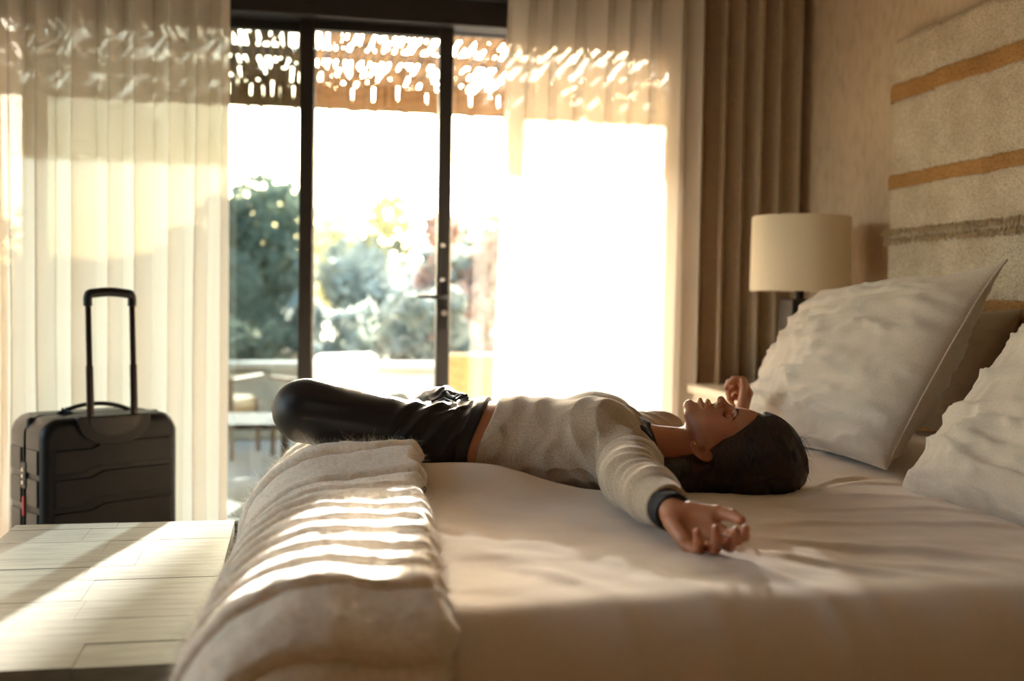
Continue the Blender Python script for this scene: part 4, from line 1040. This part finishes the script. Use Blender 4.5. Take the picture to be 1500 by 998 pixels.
def cuff_f(P):
    c = cap(P, (-.190, .570, .049), (-.154, .670, .043), .0345, .0325)
    c = c - .0020 * fold((P[:, 1] - .3 * P[:, 2] + .01 * vnoise(P, 30, 2)) / .009, 1.2)
    c = smax(c, ((P - A3(-.160, .650, .047)) @ A3(.30, .95, -.07)), .003); return smax(c, .575 - P[:, 1], .002)
cf_ = child('undershirt_cuff', cuff_f, (axis(-.24, -.10, .0026), axis(.56, .68, .0026), axis(-.01, .10, .0026)), M['under'])
cf_['label'] = 'navy cuff of the undershirt at the near wrist'
un = child('undershirt', under, (axis(-.35, -.10, .0032), axis(-.14, .14, .0032), axis(-.06, .22, .0032)), M['under'])
un['label'] = 'navy undershirt showing at neck and cuff'
def trousers(P):
    u, v, w_ = P.T
    d = loft(P, [(a, b, c + (.004 if a > -.66 else .006), e + .004) for a, b, c, e in TR if a < -.5] + [(-.52, .064, .132, .100)], .004)
    for h_, k_, r1, r2 in ((HIPL, KNL, .080, .071), (HIPR, KNR, .090, .064)):
        d = smin(d, cap(P, h_, k_, r1, r2), .035)
    for k_, a_ in ((KNL, ANL), (KNR, ANR)): d = smin(d, cap(P, k_, a_, .064, .046), .010)
    N1 = vnoise(P, 12, 4); N2 = vnoise(P, 26, 7)
    # fan of creases at the hip, pull lines along the thigh, crumples at the knee
    ph = (u + .68) * .9 - .75 * (w_ - .02) * sstep(-.1, .1, v) + .012 * N1
    d = d - .0058 * (fold(ph / .0165, 1.3) - .4) * sstep(-.80, -.72, u) * sstep(-.585, -.63, u) * (.5 + .8 * sstep(-.5, .5, N2))
    ph2 = (w_ - .12) + .16 * (u + .85) + .012 * N1
    d = d - .0045 * (fold(ph2 / .015, 1.3) - .4) * sstep(-.99, -.93, u) * sstep(-.70, -.80, u) * sstep(.12, .17, w_)
    dk = np.sqrt(((P - A3(*KNL)) ** 2).sum(1)); d = d - .004 * (fold((dk + .5 * (u + .95) + .02 * N1) / .014, 1.3) - .4) * sstep(.14, .06, dk) * sstep(.14, .05, w_)
    # crumpled fly and waistband on top
    d = d - .0060 * (fold((u + .7 * v + .02 * N1) / .012, 1.2) - .3) * sstep(.13, .16, w_) * sstep(-.72, -.66, u) * sstep(-.575, -.60, u) * (.4 + np.abs(N2))
    wb = (u - (-.590 + .028 * sstep(.05, .17, w_))) * .95
    d = d - .0035 * sstep(-.030, -.024, wb) * (u > -.70)
    d = smax(d, wb, .004)
    for a_, k_ in ((ANL, KNL), (ANR, KNR)):
        ax_ = np.array(a_) - np.array(k_); ax_ /= np.linalg.norm(ax_)
        c_ = (P - A3(*a_)) @ ax_.astype(np.float32); dd = np.sqrt(((P - A3(*a_)) ** 2).sum(1)); d = np.where(dd < .075, smax(d, np.where(d < .02, c_, -1) - .02, .004) if False else d, d)
    return d
tr_ = child('trousers', trousers, (axis(-1.06, -.54, .0036), axis(-.43, .27, .0038), axis(-.06, .25, .0036)), M['pants'])
tr_['label'] = 'black satin-cotton trousers'
M['cord'] = simple('black_cord', lin(18, 18, 20), .4)
dc_ = MB()
for sg in (-1, 1):
    pts = [(-.612 - .012 * i, sg * (.008 + .010 * i) + .006 * math.sin(i * 2.2), .176 + .006 * math.sin(i * 1.7 + sg)) for i in range(7)]
    dc_.tube([tuple(to_world(np.array([p]))[0] - HP) for p in pts], .0035, 6)
dc_.build('drawstring', M['cord'], tr_, smooth=True)

# --- hair
def hair_line(u): return np.interp(u, [-.30, -.14, -.085, -.060, -.030, .0, .03, .060, .10], [.050, .058, .066, .086, .098, .110, .132, .1535, .165])
def hair_base(P):
    u, v, w_ = P.T; av = np.abs(v)
    d = ell(P, (.048, 0, .066), (.108, .088, .096))
    d = smin(d, cap(P, (.085, .030, .050), (-.02, .070, .030), .062, .040), .05)
    d = smin(d, cap(P, (.10, .035, .022), (-.135, .095, .012), .050, .030), .04)
    d = smin(d, cap(P, (-.03, .075, .040), (-.150, .060, .030), .030, .030), .03)
    d = smin(d, cap(P, (.06, -.05, .03), (-.12, -.07, .02), .050, .030), .04)
    d = smin(d, cap(P, (.125, .02, .030), (.03, .085, .012), .040, .028), .03)
    line = (w_ - hair_line(u)) * .75
    d = smax(d, line, .010)
    ear = ell(P, (-.076, .094, .073), (.034, .030, .030)); d = smax(d, -ear, .006)
    return d
def hair_f(P):
    u, v, w_ = P.T
    d = hair_base(P)
    g = u * 1.0 + .35 * w_ + .02 * vnoise(P, 12, 3)
    d = d - .0016 * (fold(g / .006, 1.2) - .4) * sstep(.14, .08, w_) - .0028 * fbm(P * A3(1, 1, .35), 38, 5, 2)
    return smax(d, -.018 - w_, .006)
hr = child('hair', hair_f, (axis(-.21, .19, .0028), axis(-.16, .18, .0028), axis(-.03, .18, .0028)), M['hair'])
hr['label'] = 'long dark brown hair spread on the bed'
# single strands that follow the surface
def sgrad(f, P, e=.001):
    return np.stack([f(P + np.eye(3, dtype=np.float32)[k] * e) - f(P - np.eye(3, dtype=np.float32)[k] * e) for k in range(3)], -1) / (2 * e)
ns_ = 2600
th = RNG.uniform(0, 1, ns_)
start = np.stack([np.interp(th, [0, .35, 1], [-.055, .045, .135]) + RNG.normal(0, .008, ns_), RNG.uniform(-.02, .08, ns_), np.interp(th, [0, .35, 1], [.092, .150, .13]) + RNG.normal(0, .005, ns_)], -1).astype(np.float32)
Pp = start; path = []
stf = RNG.uniform(-.0004, .0022, ns_).astype(np.float32)
for it in range(26):
    for _ in range(2):
        dd = hair_base(Pp); G = sgrad(hair_base, Pp); G /= np.maximum(np.linalg.norm(G, axis=1), .3)[:, None]; Pp = Pp - (np.clip(dd, -.02, .02) - stf)[:, None] * G
    Pp[:, 2] = np.maximum(Pp[:, 2], -.006)
    path.append(Pp.copy())
    low = sstep(.085, .01, Pp[:, 2])
    flow = np.stack([.10 + .25 * (start[:, 0] - .03) * 4 * (1 - low) - 1.0 * low, .55 + .2 * low, -.9 * (1 - .75 * low)], -1)
    flow -= (flow * G).sum(1)[:, None] * G; flow /= np.maximum(np.linalg.norm(flow, axis=1), .2)[:, None]
    Pp = (Pp + flow * (.0085 + .0015 * RNG.random((ns_, 1))) + RNG.normal(0, .0005, (ns_, 3))).astype(np.float32)
path = np.stack(path, 1)
lenk = RNG.integers(12, 26, ns_)
Vs, Fs = [], []
for i in range(ns_):
    p = path[i, :lenk[i]].astype(float); t = np.gradient(p, axis=0); t /= np.maximum(np.linalg.norm(t, axis=1), 1e-6)[:, None]
    nrm = np.array([.3, .7, .6]); b = np.cross(t, nrm); b /= np.maximum(np.linalg.norm(b, axis=1), 1e-6)[:, None]; c = np.cross(b, t)
    r = .00055 * np.sin(np.linspace(.35, math.pi * .97, len(p)))[:, None] + .0001
    ring = np.stack([p + b * r, p - b * r * .5 + c * r * .8, p - b * r * .5 - c * r * .8], 1).reshape(-1, 3)
    k0 = sum(len(x) for x in Vs) if False else None
    Vs.append(ring)
cnt_ = np.cumsum([0] + [len(x) for x in Vs])
for i in range(ns_):
    L = lenk[i]; a = np.arange(L - 1)[:, None] * 3; k = np.arange(3)[None]; k2 = (k + 1) % 3
    Fs.append(np.stack([a + k, a + k2, a + 3 + k2, a + 3 + k], -1).reshape(-1, 4) + cnt_[i])
st = mk('strands', to_world(np.concatenate(Vs)) - HP, np.concatenate(Fs), M['strand'], hr); stuff(st)
# flyaway hairs at the crown
mt = MB()
for i in range(70):
    a = RNG.uniform(-.3, 1.2); p0 = np.array([.150 + RNG.normal(0, .006), RNG.uniform(-.02, .06), .03 + .08 * RNG.random()]); dv = np.array([.6 + RNG.normal(0, .2), .2, RNG.normal(-.2, .5)])
    pts = [p0 + dv * .03 * t + np.array([0, 0, -.02 * t * t]) for t in (-.6, 0, .5, 1)]
    mt.tube([tuple(to_world(np.array([p]))[0] - HP) for p in pts], [.0003, .0003, .00025, .0001], 3, False)
stuff(mt.build('flyaway_hairs', M['hair'], hr, smooth=True))

# --- brows, lashes, jewellery
def loc_tube(mb, pts, r, n=6):
    mb.tube([tuple(to_world(np.array([p], float))[0] - HP) for p in pts], r, n); return mb
def surf(p, off=0.0):
    p = np.array(p, np.float32).reshape(-1, 3)
    for _ in range(5):
        d = body(p); g = sgrad(body, p); p = p - (d - off)[:, None] * g / np.maximum((g * g).sum(1), .2)[:, None]
    return p.astype(float)
for sg in (1, -1):
    mt = MB(); t = RNG.random(170)
    c = np.stack([np.interp(t, [0, .45, 1], [.0095, .0125, -.001]) + RNG.normal(0, .0012, 170) * (1 - .5 * t), sg * (.015 + .036 * t), .165 - .02 * t], -1)
    a = surf(c, .0002); b = surf(a + np.stack([.0022 * (1 - 2 * t), sg * .0052 + t * 0, t * 0], -1), .0007)
    for k in range(170): loc_tube(mt, [a[k], (a[k] + b[k]) / 2, b[k]], [.0005, .00045, .0002], 3)
    mt.build('eyebrow', M['brow'], person, smooth=True)
    mt = MB(); t = np.linspace(0, 1, 13)
    rim_ = surf(np.stack([-.0155 - .0022 * np.sin(t * math.pi) - .001 * t, sg * (.0175 + .0275 * t), .157 - .016 * t ** 1.5], -1), .0004)
    loc_tube(mt, rim_, [.0006] + [.0012] * 11 + [.0007], 5)
    for i in range(44):
        q_ = (i + .5) / 44 * 12; a = rim_[int(q_)] * (1 - q_ % 1) + rim_[min(int(q_) + 1, 12)] * (q_ % 1)
        b = a + np.array([-.0052, sg * .0040 * (q_ / 12 - .1), .0052]) * (.7 + .5 * q_ / 12); loc_tube(mt, [a, (a + b) / 2 + np.array([-.0010, 0, -.0006]), b], [.0004, .0003, .0001], 3)
    mt.build('eyelashes', M['brow'], person, smooth=True)
mt = MB(); a = math.pi * np.linspace(-.15, 1.15, 29)
nk = surf(np.stack([-.192 - .020 * np.sin(a) ** 2, .062 * np.cos(a), .06 + .06 * np.sin(a)], -1), .0008)
loc_tube(mt, nk, .00055, 5)
for i in (4, 8, 12, 16, 20): mt.lathe([(.0001, -.0016), (.0014, -.0008), (.0014, .0008), (.0001, .0016)], 8, tuple(to_world(np.array([nk[i]]))[0] - HP))
o = mt.build('necklace', M['gold'], person, smooth=True); o['label'] = 'thin gold necklace with small beads'
ec = np.array(EARC) + ER.astype(float) @ np.array([-.024, .004, .006]); mt = MB()
wc = to_world(np.array([ec]))[0] - HP
mt.lathe([(.0002, -.0026), (.0022, -.0012), (.0026, .0002), (.0022, .0014), (.0002, .0028)], 12, tuple(wc)); o = mt.build('earring', M['gold'], person, smooth=True); o['label'] = 'small gold stud earring'
mt = MB(); ax_ = np.array(WRR) - np.array(ELR); ax_ /= np.linalg.norm(ax_); b1 = np.cross(ax_, [0, 0, 1.]); b1 /= np.linalg.norm(b1); b2 = np.cross(ax_, b1)
for j in range(2):
    ring = [np.array(WRR) - ax_ * (.004 + .008 * j) + (b1 * math.cos(a) + b2 * math.sin(a)) * .0275 for a in np.linspace(0, 2 * math.pi, 29)]
    loc_tube(mt, ring, .0022, 6)
    for p in ring[:-1:1]: mt.lathe([(.0002, -.003), (.003, 0), (.0002, .003)], 6, tuple(to_world(np.array([p]))[0] - HP))
o = mt.build('bracelet', M['gold'], person, smooth=True); o['label'] = 'beaded bracelet on the far wrist'
